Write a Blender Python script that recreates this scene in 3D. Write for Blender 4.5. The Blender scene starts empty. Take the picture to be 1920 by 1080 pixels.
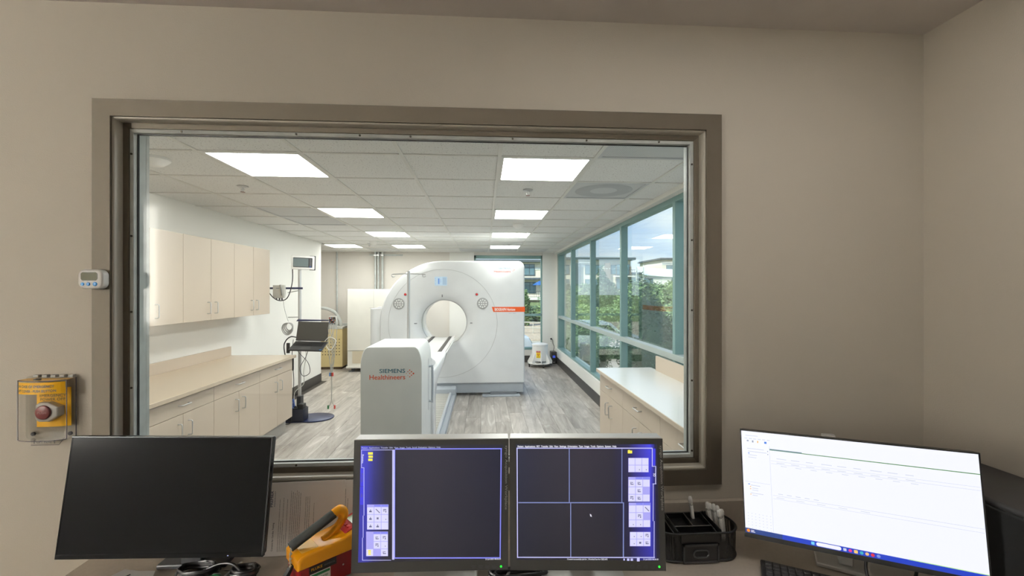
import bpy, bmesh, math, random
import numpy as np
from mathutils import Matrix, Vector
random.seed(7)
C = bpy.context.scene.collection
SC = bpy.context.scene
PI = math.pi

# ------------------------------------------------------------------ camera, sky, sun, exposure
EYE = 1.6
cam = bpy.data.cameras.new('camera'); cam.sensor_width = 36; cam.lens = 830/1920*36; cam.shift_y = 5/1920
cam.clip_start = .02; cam.clip_end = 500
co = bpy.data.objects.new('camera', cam); C.objects.link(co)
co.location = (0, 0, EYE); co.rotation_euler = (PI/2, 0, math.radians(-3.65)); SC.camera = co
SC.view_settings.view_transform = 'Standard'; SC.view_settings.look = 'None'
SC.view_settings.exposure = 0.0; SC.view_settings.gamma = 1; SC.view_settings.use_curve_mapping = False
cy = SC.cycles
cy.use_denoising = True; cy.max_bounces = 10; cy.diffuse_bounces = 5; cy.glossy_bounces = 4
cy.transmission_bounces = 6; cy.transparent_max_bounces = 24; cy.caustics_reflective = False; cy.caustics_refractive = False
cy.sample_clamp_indirect = 6

def lin(c):
    return tuple(((v/255)/12.92 if v/255 <= .04045 else ((v/255+.055)/1.055)**2.4) for v in c)

SKY_STRENGTH = 1.5
world = bpy.data.worlds.new('sky'); SC.world = world; world.use_nodes = True
nt = world.node_tree; nt.nodes.clear()
def N(nt, t, **kw):
    n = nt.nodes.new(t)
    for k, v in kw.items():
        if k.startswith('i_'):
            n.inputs[k[2:].replace('_', ' ')].default_value = v
        else: setattr(n, k, v)
    return n
def ramp(nt, stops, interp='LINEAR'):
    r = N(nt, 'ShaderNodeValToRGB'); cr = r.color_ramp; cr.interpolation = interp
    while len(cr.elements) < len(stops): cr.elements.new(.5)
    for e, (p, c) in zip(cr.elements, stops):
        e.position = p; e.color = (*c, 1) if len(c) == 3 else c
    return r
tc = N(nt, 'ShaderNodeTexCoord'); sep = N(nt, 'ShaderNodeSeparateXYZ')
nt.links.new(tc.outputs['Generated'], sep.inputs[0])
gr = ramp(nt, [(0, lin((225, 232, 243))), (.08, lin((205, 221, 246))), (.3, lin((120, 172, 240))), (1, lin((70, 128, 215)))])
nt.links.new(sep.outputs['Z'], gr.inputs[0])
mp = N(nt, 'ShaderNodeMapping'); mp.inputs['Scale'].default_value = (1.6, 1.6, 5.0); mp.inputs['Location'].default_value = (.3, .15, .2)
nt.links.new(tc.outputs['Generated'], mp.inputs[0])
nz = N(nt, 'ShaderNodeTexNoise', i_Scale=1.7, i_Detail=6.0, i_Roughness=.55)
nt.links.new(mp.outputs[0], nz.inputs['Vector'])
cl = ramp(nt, [(.42, (0, 0, 0)), (.62, (1, 1, 1))]); nt.links.new(nz.outputs[0], cl.inputs[0])
mx = N(nt, 'ShaderNodeMix', data_type='RGBA'); mx.inputs[7].default_value = (*lin((240, 242, 248)), 1)
nt.links.new(cl.outputs[0], mx.inputs[0]); nt.links.new(gr.outputs[0], mx.inputs[6])
bg = N(nt, 'ShaderNodeBackground', i_Strength=SKY_STRENGTH); nt.links.new(mx.outputs[2], bg.inputs[0])
wo = N(nt, 'ShaderNodeOutputWorld'); nt.links.new(bg.outputs[0], wo.inputs[0])

SUN = 7.5
sl = bpy.data.lights.new('sun', 'SUN'); sl.energy = SUN; sl.angle = math.radians(1.5); sl.color = (1, .95, .86)
so = bpy.data.objects.new('sun', sl); C.objects.link(so)
so.rotation_euler = Vector((.62, .5, -.75)).to_track_quat('-Z', 'Y').to_euler()

LED = 26.            # scan room LED panels, radiance
REAR_FILL = 940.           # added fill light, unseen at the back left of the control room, watts
ll = bpy.data.lights.new('rear_fill_light', 'AREA'); ll.shape = 'RECTANGLE'; ll.size = .9; ll.size_y = 1.1
ll.energy = REAR_FILL; ll.color = (1, .985, .96)
lo = bpy.data.objects.new('rear_fill_light', ll); C.objects.link(lo); lo.location = (-3.55, -1.28, 1.85); lo.rotation_euler = (PI/2, 0, PI)

DESK_FILL = 6.0  # unseen overhead fill, added to brighten the right end of the desk
l2 = bpy.data.lights.new('desk_fill_light', 'AREA'); l2.shape = 'RECTANGLE'; l2.size = 1.2; l2.size_y = .3; l2.energy = DESK_FILL; l2.color = (1, .96, .9)
lo2 = bpy.data.objects.new('desk_fill_light', l2); C.objects.link(lo2); lo2.location = (.75, .70, 2.52)

# ------------------------------------------------------------------ materials
MATS = {}
def mat(name, c, rough=.5, metal=0., spec=.5, bump=None, var=None, coat=0.):
    """c in sRGB 0-255; bump=(scale,strength); var=(scale,amount) colour mottling"""
    if name in MATS: return MATS[name]
    m = bpy.data.materials.new(name); m.use_nodes = True; t = m.node_tree; b = t.nodes['Principled BSDF']
    col = lin(c); b.inputs['Base Color'].default_value = (*col, 1); b.inputs['Roughness'].default_value = rough
    b.inputs['Metallic'].default_value = metal; b.inputs['Specular IOR Level'].default_value = spec
    b.inputs['Coat Weight'].default_value = coat; b.inputs['Coat Roughness'].default_value = .1
    g = N(t, 'ShaderNodeTexCoord')
    sc, am = var or (6., .03)
    n = N(t, 'ShaderNodeTexNoise', i_Scale=sc, i_Detail=4.0); t.links.new(g.outputs['Object'], n.inputs['Vector'])
    r = ramp(t, [(.3, tuple(x*(1-am) for x in col)), (.7, tuple(min(1, x*(1+am)) for x in col))])
    t.links.new(n.outputs[0], r.inputs[0]); t.links.new(r.outputs[0], b.inputs['Base Color'])
    if bump:
        n2 = N(t, 'ShaderNodeTexNoise', i_Scale=bump[0], i_Detail=3.0); t.links.new(g.outputs['Object'], n2.inputs['Vector'])
        bp = N(t, 'ShaderNodeBump', i_Strength=bump[1], i_Distance=.002); t.links.new(n2.outputs[0], bp.inputs['Height'])
        t.links.new(bp.outputs[0], b.inputs['Normal'])
    MATS[name] = m; return m
def emit(name, c, s=1.):
    if name in MATS: return MATS[name]
    m = bpy.data.materials.new(name); m.use_nodes = True; t = m.node_tree; b = t.nodes['Principled BSDF']
    b.inputs['Base Color'].default_value = (.01, .01, .012, 1); b.inputs['Roughness'].default_value = .35
    b.inputs['Emission Color'].default_value = (*lin(c), 1); b.inputs['Emission Strength'].default_value = s
    MATS[name] = m; return m
def glass(name, tint=(1, 1, 1), f0=.04, rough=0.):
    m = bpy.data.materials.new(name); m.use_nodes = True; t = m.node_tree; t.nodes.clear()
    lw = N(t, 'ShaderNodeLayerWeight', i_Blend=.5)
    p = N(t, 'ShaderNodeMath', operation='POWER'); p.inputs[1].default_value = 5
    t.links.new(lw.outputs['Facing'], p.inputs[0])
    ma = N(t, 'ShaderNodeMath', operation='MULTIPLY_ADD'); ma.inputs[1].default_value = 1-f0; ma.inputs[2].default_value = f0
    t.links.new(p.outputs[0], ma.inputs[0])
    tr = N(t, 'ShaderNodeBsdfTransparent'); tr.inputs[0].default_value = (*tint, 1)
    gl = N(t, 'ShaderNodeBsdfGlossy', i_Roughness=rough); gl.inputs[0].default_value = (1, 1, 1, 1)
    ms = N(t, 'ShaderNodeMixShader'); t.links.new(ma.outputs[0], ms.inputs[0]); t.links.new(tr.outputs[0], ms.inputs[1]); t.links.new(gl.outputs[0], ms.inputs[2])
    o = N(t, 'ShaderNodeOutputMaterial'); t.links.new(ms.outputs[0], o.inputs[0])
    MATS[name] = m; return m

M_wall = mat('control_wall_paint', (205, 198, 186), .75, bump=(260, .25), var=(2, .02))
M_ceil_c = mat('control_ceiling_paint', (210, 203, 198), .8, bump=(200, .2))
M_white = mat('white_wall_paint', (232, 230, 224), .7, bump=(240, .2), var=(2, .015))
M_cream = mat('cream_wall_paint', (220, 214, 206), .7, bump=(240, .2), var=(2, .015))
M_frame = mat('taupe_steel_paint', (96, 89, 78), .6, spec=.08, bump=(500, .12))
M_steel = mat('galvanised_steel', (192, 196, 193), .4, .0, var=(18, .12))
M_chrome = mat('brushed_chrome', (205, 205, 205), .32, .75)
M_screw = mat('dark_screw', (70, 66, 58), .4, .8)
M_gasket = mat('dark_gasket', (30, 31, 28), .6)
M_teal = mat('teal_aluminium', (122, 154, 150), .4, .15, var=(10, .03))
M_base = mat('black_vinyl_base', (48, 45, 43), .45)
M_lam = mat('beige_laminate', (192, 177, 159), .38, var=(3, .02), bump=(400, .06))
M_lamtop = mat('beige_laminate_top', (190, 173, 151), .24, spec=.8, var=(60, .03))
M_toe = mat('toe_kick', (170, 166, 158), .5)
M_gap = mat('shadow_gap', (60, 54, 48), .8)
M_gan = mat('scanner_white', (222, 223, 223), .22, coat=.25)
M_ganm = mat('scanner_white_matt', (220, 221, 218), .4)
M_gray = mat('scanner_grey', (168, 174, 180), .4)
M_grayd = mat('scanner_dark_grey', (116, 120, 124), .4)
M_seam = mat('seam_grey', (150, 150, 148), .5)
M_orange = mat('orange_stripe', (240, 92, 20), .4)
M_logo_t = mat('logo_teal', (0, 100, 120), .5)
M_logo_o = mat('logo_orange', (226, 80, 20), .5)
M_print = mat('white_print', (245, 245, 245), .5)
M_printb = mat('black_print', (34, 34, 36), .5)
M_printg = mat('grey_print', (120, 120, 124), .5)
M_red = mat('red_plastic', (200, 32, 36), .35)
M_strap = mat('dark_pad_strip', (70, 66, 62), .7)
M_trackf = mat('track_cover', (176, 174, 166), .5, var=(40, .05))
M_black = mat('black_plastic', (22, 22, 24), .42, bump=(700, .06))
M_blackg = mat('black_gloss_panel', (10, 10, 11), .14, spec=.12)
M_dgray = mat('dark_grey_plastic', (52, 52, 54), .45)
M_silver = mat('silver_plastic', (188, 186, 182), .4, .3)
M_whitep = mat('white_plastic', (238, 236, 232), .3)
M_lcd = mat('lcd_olive', (78, 78, 66), .8, spec=.05)
M_blue = mat('blue_button', (0, 120, 190), .35)
M_navy = mat('navy_metal', (40, 48, 84), .35, .1)
M_navyd = mat('navy_dark_plastic', (38, 40, 52), .4)
M_cable_w = mat('white_cable', (222, 220, 214), .5)
M_cable_g = mat('grey_cable', (165, 165, 160), .5)
M_tan = mat('tan_enamel', (226, 206, 150), .45)
M_tand = mat('tan_enamel_side', (196, 170, 108), .45)
M_egray = mat('equipment_grey', (196, 194, 186), .45)
M_ewhite = mat('equipment_white', (226, 223, 214), .45)
M_hole = mat('dark_hole', (84, 66, 40), .7)
M_desk = mat('desk_laminate', (190, 180, 167), .42, var=(90, .04), bump=(500, .05))
M_yel = mat('yellow_plastic', (250, 170, 14), .38, bump=(300, .06))
M_yell = mat('yellow_label', (252, 192, 10), .4)
M_dred = mat('dark_red_plastic', (126, 10, 20), .4)
M_dred2 = mat('push_button_maroon', (112, 42, 44), .35)
M_lred = mat('light_red_panel', (206, 70, 72), .4)
M_foam = mat('black_foam', (40, 42, 40), .9, bump=(900, .5))
M_paper = mat('paper', (240, 236, 232), .8)
M_paper2 = mat('paper_white', (236, 236, 236), .7)
M_trimfilm = mat('track_edge', (205, 210, 214), .35, .3)
M_green = mat('green_print', (40, 130, 80), .5)
M_orangec = mat('orange_candy', (240, 140, 30), .5)
M_tbar = mat('white_grid_bar', (222, 220, 214), .5)
G_int = glass('observation_glass', (.97, .99, .975), .028)
G_ext = glass('tinted_glass', (.93, .975, .965), .045)
G_pla = glass('clear_plastic', (.94, .94, .93), .035, .12)
G_bag = glass('clear_bag', (.92, .94, .93), .08, .15)
G_far = mat('far_window_glass', (96, 128, 140), .1, spec=.9)

def tile_mat():
    m = bpy.data.materials.new('acoustic_tile'); m.use_nodes = True; t = m.node_tree; b = t.nodes['Principled BSDF']
    g = N(t, 'ShaderNodeTexCoord'); oi = N(t, 'ShaderNodeObjectInfo')
    ad = N(t, 'ShaderNodeVectorMath', operation='ADD'); sc = N(t, 'ShaderNodeVectorMath', operation='SCALE'); sc.inputs['Scale'].default_value = 40
    cb = N(t, 'ShaderNodeCombineXYZ'); t.links.new(oi.outputs['Random'], cb.inputs[0]); t.links.new(cb.outputs[0], sc.inputs[0])
    t.links.new(g.outputs['Object'], ad.inputs[0]); t.links.new(sc.outputs[0], ad.inputs[1])
    n = N(t, 'ShaderNodeTexNoise', i_Scale=95., i_Detail=2.0, i_Roughness=.6); t.links.new(ad.outputs[0], n.inputs['Vector'])
    base = lin((232, 231, 228)); dk = lin((150, 147, 140))
    r = ramp(t, [(.33, dk), (.375, base), (1, base)]); t.links.new(n.outputs[0], r.inputs[0]); t.links.new(r.outputs[0], b.inputs['Base Color'])
    bp = N(t, 'ShaderNodeBump', i_Strength=.4, i_Distance=.002); t.links.new(n.outputs[0], bp.inputs['Height']); t.links.new(bp.outputs[0], b.inputs['Normal'])
    b.inputs['Roughness'].default_value = .9; return m
M_tile = tile_mat()

def plank_mat():
    m = bpy.data.materials.new('vinyl_plank'); m.use_nodes = True; t = m.node_tree; b = t.nodes['Principled BSDF']
    g = N(t, 'ShaderNodeTexCoord'); oi = N(t, 'ShaderNodeObjectInfo')
    cb = N(t, 'ShaderNodeCombineXYZ'); t.links.new(oi.outputs['Random'], cb.inputs[0]); t.links.new(oi.outputs['Random'], cb.inputs[2])
    sc = N(t, 'ShaderNodeVectorMath', operation='SCALE'); sc.inputs['Scale'].default_value = 53; t.links.new(cb.outputs[0], sc.inputs[0])
    ad = N(t, 'ShaderNodeVectorMath', operation='ADD'); t.links.new(g.outputs['Object'], ad.inputs[0]); t.links.new(sc.outputs[0], ad.inputs[1])
    mp = N(t, 'ShaderNodeMapping'); mp.inputs['Scale'].default_value = (6, .9, 6); t.links.new(ad.outputs[0], mp.inputs[0])
    n1 = N(t, 'ShaderNodeTexNoise', i_Scale=1.4, i_Detail=7.0, i_Roughness=.62, i_Distortion=1.2); t.links.new(mp.outputs[0], n1.inputs['Vector'])
    r1 = ramp(t, [(.26, lin((124, 117, 109))), (.44, lin((163, 155, 146))), (.58, lin((183, 176, 167))), (.72, lin((216, 212, 205)))])
    t.links.new(n1.outputs[0], r1.inputs[0])
    mp2 = N(t, 'ShaderNodeMapping'); mp2.inputs['Scale'].default_value = (70, 2.2, 70); t.links.new(ad.outputs[0], mp2.inputs[0])
    n2 = N(t, 'ShaderNodeTexNoise', i_Scale=1.0, i_Detail=5.0); t.links.new(mp2.outputs[0], n2.inputs['Vector'])
    r2 = ramp(t, [(.35, (.90, .90, .90)), (.65, (1.04, 1.04, 1.04))]); t.links.new(n2.outputs[0], r2.inputs[0])
    m1 = N(t, 'ShaderNodeMix', data_type='RGBA', blend_type='MULTIPLY'); m1.inputs[0].default_value = 1
    t.links.new(r1.outputs[0], m1.inputs[6]); t.links.new(r2.outputs[0], m1.inputs[7])
    r3 = ramp(t, [(0, (.82, .815, .81)), (1, (1.08, 1.08, 1.08))]); t.links.new(oi.outputs['Random'], r3.inputs[0])
    m2 = N(t, 'ShaderNodeMix', data_type='RGBA', blend_type='MULTIPLY'); m2.inputs[0].default_value = 1
    t.links.new(m1.outputs[2], m2.inputs[6]); t.links.new(r3.outputs[0], m2.inputs[7])
    t.links.new(m2.outputs[2], b.inputs['Base Color']); b.inputs['Roughness'].default_value = .42
    bp = N(t, 'ShaderNodeBump', i_Strength=.15, i_Distance=.001); t.links.new(n2.outputs[0], bp.inputs['Height']); t.links.new(bp.outputs[0], b.inputs['Normal'])
    return m
M_plank = plank_mat()

def holes_mat(name, c, freq, rad, hole=None):
    """perforated sheet: round holes on a staggered grid in object coordinates; see-through or coloured"""
    m = bpy.data.materials.new(name); m.use_nodes = True; t = m.node_tree; b = t.nodes['Principled BSDF']
    b.inputs['Base Color'].default_value = (*lin(c), 1); b.inputs['Roughness'].default_value = .5
    g = N(t, 'ShaderNodeTexCoord'); mp = N(t, 'ShaderNodeMapping'); mp.inputs['Scale'].default_value = (freq, freq, freq)
    t.links.new(g.outputs['Object'], mp.inputs[0])
    v = N(t, 'ShaderNodeTexVoronoi', i_Scale=1.0, i_Randomness=0.0); t.links.new(mp.outputs[0], v.inputs['Vector'])
    lt = N(t, 'ShaderNodeMath', operation='LESS_THAN'); lt.inputs[1].default_value = rad; t.links.new(v.outputs['Distance'], lt.inputs[0])
    if hole:
        mx = N(t, 'ShaderNodeMix', data_type='RGBA'); mx.inputs[6].default_value = (*lin(c), 1); mx.inputs[7].default_value = (*lin(hole), 1)
        t.links.new(lt.outputs[0], mx.inputs[0]); t.links.new(mx.outputs[2], b.inputs['Base Color'])
    else:
        tr = N(t, 'ShaderNodeBsdfTransparent'); ms = N(t, 'ShaderNodeMixShader'); o = t.nodes['Material Output']
        t.links.new(lt.outputs[0], ms.inputs[0]); t.links.new(b.outputs[0], ms.inputs[1]); t.links.new(tr.outputs[0], ms.inputs[2]); t.links.new(ms.outputs[0], o.inputs[0])
    return m
M_mesh = holes_mat('black_wire_mesh', (20, 20, 21), 420, .40)
M_perf = holes_mat('perforated_white', (206, 207, 207), 85, .32, (140, 142, 144))

# ------------------------------------------------------------------ geometry helpers
def Tm(x, y, z): return Matrix.Translation((x, y, z))
def Rm(deg, ax): return Matrix.Rotation(math.radians(deg), 4, ax)
def bm_new(): return bmesh.new()
def add(bm, b2, M=None):
    if M is not None: bmesh.ops.transform(b2, matrix=M, verts=b2.verts)
    me = bpy.data.meshes.new('tmp'); b2.to_mesh(me); b2.free(); bm.from_mesh(me); bpy.data.meshes.remove(me)
    return bm
def box(bm, x0, x1, y0, y1, z0, z1, bev=0., seg=2, M=None):
    b = bmesh.new(); bmesh.ops.create_cube(b, size=1)
    bmesh.ops.transform(b, matrix=Tm((x0+x1)/2, (y0+y1)/2, (z0+z1)/2) @ Matrix.Diagonal((abs(x1-x0), abs(y1-y0), abs(z1-z0), 1)), verts=b.verts)
    if bev: bmesh.ops.bevel(b, geom=b.edges[:], offset=bev, segments=seg, affect='EDGES', profile=.5)
    return add(bm, b, M)
def BX(*a, **k): return box(bmesh.new(), *a, **k)
def cyl(bm, p0, p1, r, r1=None, n=16, cap=True):
    p0, p1 = Vector(p0), Vector(p1); d = p1-p0
    b = bmesh.new(); bmesh.ops.create_cone(b, cap_ends=cap, segments=n, radius1=r, radius2=r if r1 is None else r1, depth=d.length)
    return add(bm, b, Tm(*((p0+p1)/2)) @ d.to_track_quat('Z', 'Y').to_matrix().to_4x4())
def tube(bm, pts, r, n=6, smooth=8, closed=False):
    """tube through points (Catmull-Rom)"""
    P = [Vector(p) for p in pts]
    if smooth and len(P) > 2:
        Q = []; m = len(P)
        for i in range(m if closed else m-1):
            a, b_, c_, d = (P[(i-1) % m] if closed or i else P[0]), P[i], P[(i+1) % m], (P[(i+2) % m] if closed or i+2 < m else P[-1])
            for k in range(smooth):
                t = k/smooth
                Q.append(.5*((2*b_)+(-a+c_)*t+(2*a-5*b_+4*c_-d)*t*t+(-a+3*b_-3*c_+d)*t**3))
        if not closed: Q.append(P[-1])
        P = Q
    rings = []; up = Vector((.13, .31, .94)); m = len(P)
    for i, p in enumerate(P):
        t = (P[(i+1) % m]-P[i-1]) if closed else (P[min(i+1, m-1)]-P[max(i-1, 0)])
        t.normalize(); u = t.cross(up)
        if u.length < 1e-3: u = t.cross(Vector((1, 0, 0)))
        u.normalize(); v = t.cross(u)
        rr = r[i*(len(r)-1)//max(1, m-1)] if isinstance(r, (list, tuple)) else r
        rings.append([bm.verts.new(p+(u*math.cos(2*PI*k/n)+v*math.sin(2*PI*k/n))*rr) for k in range(n)])
    for i in range(m if closed else m-1):
        a, b_ = rings[i], rings[(i+1) % m]
        for k in range(n): bm.faces.new((a[k], a[(k+1) % n], b_[(k+1) % n], b_[k]))
    if not closed:
        bm.faces.new(rings[0][::-1]); bm.faces.new(rings[-1])
    return bm
def prism(bm, poly, axis, a0, a1, bev=0., seg=2, M=None):
    """extrude 2-D polygon. axis 'y': poly (x,z); 'x': poly (y,z); 'z': poly (x,y)"""
    b = bmesh.new()
    f = {'y': lambda p, a: (p[0], a, p[1]), 'x': lambda p, a: (a, p[0], p[1]), 'z': lambda p, a: (p[0], p[1], a)}[axis]
    A = [b.verts.new(f(p, a0)) for p in poly]; B = [b.verts.new(f(p, a1)) for p in poly]; n = len(poly)
    fa = b.faces.new(A); fb = b.faces.new(B[::-1])
    for i in range(n): b.faces.new((A[i], B[i], B[(i+1) % n], A[(i+1) % n]))
    bmesh.ops.recalc_face_normals(b, faces=b.faces[:])
    if bev: bmesh.ops.bevel(b, geom=list(set(fa.edges[:]+fb.edges[:])), offset=bev, segments=seg, affect='EDGES', profile=.5)
    return add(bm, b, M)
def rrect(w, h, r, n=6, cx=0, cz=0):
    p = []
    for sx, sz, a0 in ((1, 1, 0), (-1, 1, 90), (-1, -1, 180), (1, -1, 270)):
        for k in range(n+1):
            a = math.radians(a0+90*k/n); p.append((cx+sx*(w/2-r)+r*math.cos(a), cz+sz*(h/2-r)+r*math.sin(a)))
    return p
def circ(r, n=24, cx=0, cz=0): return [(cx+r*math.cos(2*PI*k/n), cz+r*math.sin(2*PI*k/n)) for k in range(n)]
def lathe(bm, prof, n=32, M=None):
    """prof: (r,z) list around Z"""
    b = bmesh.new(); R = []
    for r, z in prof: R.append([b.verts.new((max(r, 1e-4)*math.cos(2*PI*k/n), max(r, 1e-4)*math.sin(2*PI*k/n), z)) for k in range(n)])
    for i in range(len(R)-1):
        for k in range(n): b.faces.new((R[i][k], R[i][(k+1) % n], R[i+1][(k+1) % n], R[i+1][k]))
    if prof[0][0] > 1e-3: b.faces.new(R[0][::-1])
    if prof[-1][0] > 1e-3: b.faces.new(R[-1])
    bmesh.ops.recalc_face_normals(b, faces=b.faces[:])
    return add(bm, b, M)
def quad(bm, pts):
    bm.faces.new([bm.verts.new(p) for p in pts]); return bm
def text(s, w, h, M, bold=0., depth=.0003):
    """text filling w x h, standing in XZ, reading towards -Y, centred; then M"""
    cu = bpy.data.curves.new('t', 'FONT'); cu.body = s; cu.size = 1; cu.resolution_u = 3; cu.space_line = .85
    ob = bpy.data.objects.new('t', cu); me = bpy.data.meshes.new_from_object(ob)
    b = bmesh.new(); b.from_mesh(me)
    bpy.data.objects.remove(ob); bpy.data.curves.remove(cu); bpy.data.meshes.remove(me)
    if bold:
        src = b.copy()
        for q, (dx, dz) in enumerate(((1, 0), (-1, 0), (0, 1), (0, -1))): add(b, src.copy(), Tm(dx*bold*1.1, dz*bold*1.1, (q+1)*4e-5))
        src.free()
    xs = [v.co.x for v in b.verts]; ys = [v.co.y for v in b.verts]
    sx = w/(max(xs)-min(xs)); sy = h/(max(ys)-min(ys)) if h else sx
    for v in b.verts: v.co = Vector(((v.co.x-(max(xs)+min(xs))/2)*sx, -v.co.z, (v.co.y-(max(ys)+min(ys))/2)*sy))
    if M is not None: bmesh.ops.transform(b, matrix=M, verts=b.verts)
    return b

# ------------------------------------------------------------------ object helpers
WL = {}
def obj(name, bm, m, parent=None, world=True, loc=None, smooth=None, recalc=True):
    """link bm as ONE mesh object. world=True: bm in world coordinates (parents unrotated)"""
    if recalc: bmesh.ops.recalc_face_normals(bm, faces=bm.faces[:])
    off = Vector((0, 0, 0))
    if world:
        if parent is not None: off = WL.get(parent.name, Vector((0, 0, 0)))
        if loc is not None: off = Vector(loc)
        bmesh.ops.translate(bm, verts=bm.verts, vec=-off)
    me = bpy.data.meshes.new(name); bm.to_mesh(me); bm.free()
    if m is not None: me.materials.append(m)
    if smooth:
        me.shade_smooth()
        try: me.set_sharp_from_angle(angle=math.radians(smooth))
        except Exception: pass
    o = bpy.data.objects.new(name, me); C.objects.link(o)
    if parent is not None: o.parent = parent
    if loc is not None and world:
        pl = WL.get(parent.name, Vector((0, 0, 0))) if parent is not None else Vector((0, 0, 0))
        o.location = Vector(loc)-pl
    WL[o.name] = off if (world) else Vector((0, 0, 0))
    return o
def tag(o, label=None, cat=None, group=None, kind=None):
    if label: o['label'] = label
    if cat: o['category'] = cat
    if group: o['group'] = group
    if kind: o['kind'] = kind
    return o
def thing(name, label, cat, loc=(0, 0, 0), rz=0, group=None):
    o = bpy.data.objects.new(name, None); o.empty_display_size = .05; C.objects.link(o)
    o.location = loc; o.rotation_euler = (0, 0, rz); WL[o.name] = Vector(loc)
    return tag(o, label, cat, group)
def struct(name, bm, m, parent=None, **k):
    o = obj(name, bm, m, parent, **k)
    if parent is None: o['kind'] = 'structure'
    return o
def kids(o): return [c for c in C.objects if c.parent == o]
def dup(root, loc, label=None, group=None, rz=None):
    def cp(o, par):
        c = o.copy(); C.objects.link(c); c.parent = par
        for ch in CH.get(o.name, []): cp(ch, c)
        return c
    CH = {}
    for o in C.objects:
        if o.parent: CH.setdefault(o.parent.name, []).append(o)
    r = cp(root, None); r.location = loc
    if rz is not None: r.rotation_euler = (0, 0, rz)
    if label: r['label'] = label
    if group: r['group'] = group
    return r

# ================================================================== SETTING
XL, XR, YB, HC = -2.87, 1.63, 9.85, 2.445      # scan room left wall, window plane, back wall, ceiling
CHC = 2.524                                    # control room ceiling
# observation opening (jamb to jamb)
OX0, OX1, OZ0, OZ1 = -1.187, .770, .982, 2.157
def hole_wall(bm, x0, x1, z0, z1, y0, y1, h):
    hx0, hx1, hz0, hz1 = h
    box(bm, x0, hx0, y0, y1, z0, z1); box(bm, hx1, x1, y0, y1, z0, z1)
    box(bm, hx0, hx1, y0, y1, z0, hz0); box(bm, hx0, hx1, y0, y1, hz1, z1); return bm
struct('wall_front', hole_wall(bm_new(), -4.2, 1.80, 0, 2.75, 1.5, 1.60, (OX0-.006, OX1+.006, OZ0-.006, OZ1+.006)), M_wall)
struct('wall_front', hole_wall(bm_new(), -4.6, 1.80, 0, 2.75, 1.60, 1.63, (OX0-.006, OX1+.006, OZ0-.006, OZ1+.006)), M_white)
struct('wall_right', BX(1.585, 1.80, -1.5, 1.5, 0, 2.75), M_wall)
struct('wall_left', BX(-4.2, -4.0, -1.5, 1.5, 0, 2.75), M_wall)
struct('wall_rear', BX(-4.2, 1.80, -1.5, -1.3, 0, 2.75), M_white)
struct('ceiling', BX(-4.0, 1.585, -1.3, 1.5, CHC, CHC+.15), M_ceil_c)
struct('floor', BX(-4.2, 1.80, -1.5, 1.5, -.1, 0), mat('control_floor', (120, 112, 104), .6))
# scan room shell
struct('wall_west', BX(XL-.2, XL, 1.63, 8.02, 0, 2.75), M_white)
struct('wall_alcove', BX(-4.6, -4.4, 8.0, YB+.2, 0, 2.75), M_cream)
struct('wall_alcove', BX(-4.4, XL-.2, 7.82, 8.0, 0, 2.75), M_cream)
# back wall with window hole and the pilaster left of it
bm = bm_new()
box(bm, -4.4, -.22, YB, YB+.2, 0, 2.75); box(bm, -.22, 1.31, YB, YB+.2, 0, .28); box(bm, -.22, 1.31, YB, YB+.2, 2.385, 2.75)
struct('wall_north', bm, M_cream)
struct('wall_pillar', BX(-.753, -.215, YB-.05, YB+.001, 0, HC), M_white)
struct('wall_column', BX(1.31, 1.80, YB-.02, YB+.2, 0, 2.75), M_white)
# curb and soffit at the window strip
struct('wall_east', BX(XR-.03, XR+.17, 1.63, YB, 0, .325), M_white)
struct('trim_1', BX(1.565, XR+.17, 1.63, YB, 2.408, 2.75), M_white)
# baseboards
struct('baseboard_east', BX(XR-.038, XR-.03, 4.14, YB-.02, 0, .15), M_base)
struct('baseboard_west', BX(XL, XL+.008, 5.3, 8.02, 0, .142), M_base)
struct('baseboard_west', BX(XL-.2, XL, 8.02, 8.028, 0, .142), M_base)
struct('baseboard_north', BX(-4.4, 1.31, YB-.008, YB, 0, .15), M_base)
struct('baseboard_column', BX(1.31, 1.60, YB-.028, YB-.02, 0, .15), M_base)

# floor with planks
floor = struct('floor', BX(-4.4, 1.8, 1.5, YB+.2, -.12, -.006), M_gap)
PW, PL = .182, 1.22
plank_me = {}
def plank(x0, x1, y0, y1):
    k = (round(x1-x0, 3), round(y1-y0, 3))
    if k not in plank_me:
        b = bmesh.new(); w, l, g = k[0]/2-.0008, k[1]/2-.0008, .0012
        T = [b.verts.new((sx*(w-g), sy*(l-g), 0)) for sx, sy in ((-1, -1), (1, -1), (1, 1), (-1, 1))]
        D = [b.verts.new((sx*w, sy*l, -.0015)) for sx, sy in ((-1, -1), (1, -1), (1, 1), (-1, 1))]
        E = [b.verts.new((sx*w, sy*l, -.006)) for sx, sy in ((-1, -1), (1, -1), (1, 1), (-1, 1))]
        b.faces.new(T)
        for i in range(4):
            b.faces.new((T[i], D[i], D[(i+1) % 4], T[(i+1) % 4])); b.faces.new((D[i], E[i], E[(i+1) % 4], D[(i+1) % 4]))
        bmesh.ops.recalc_face_normals(b, faces=b.faces[:])
        me = bpy.data.meshes.new('plank'); b.to_mesh(me); b.free(); me.materials.append(M_plank); plank_me[k] = me
    o = bpy.data.objects.new('plank', plank_me[k]); C.objects.link(o); o.parent = floor
    o.location = ((x0+x1)/2, (y0+y1)/2, 0)
offs = [0, .43, .86, .25, .68, 1.05, .15, .55, .95, .35]
i = 0; x = XR-.03
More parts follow.
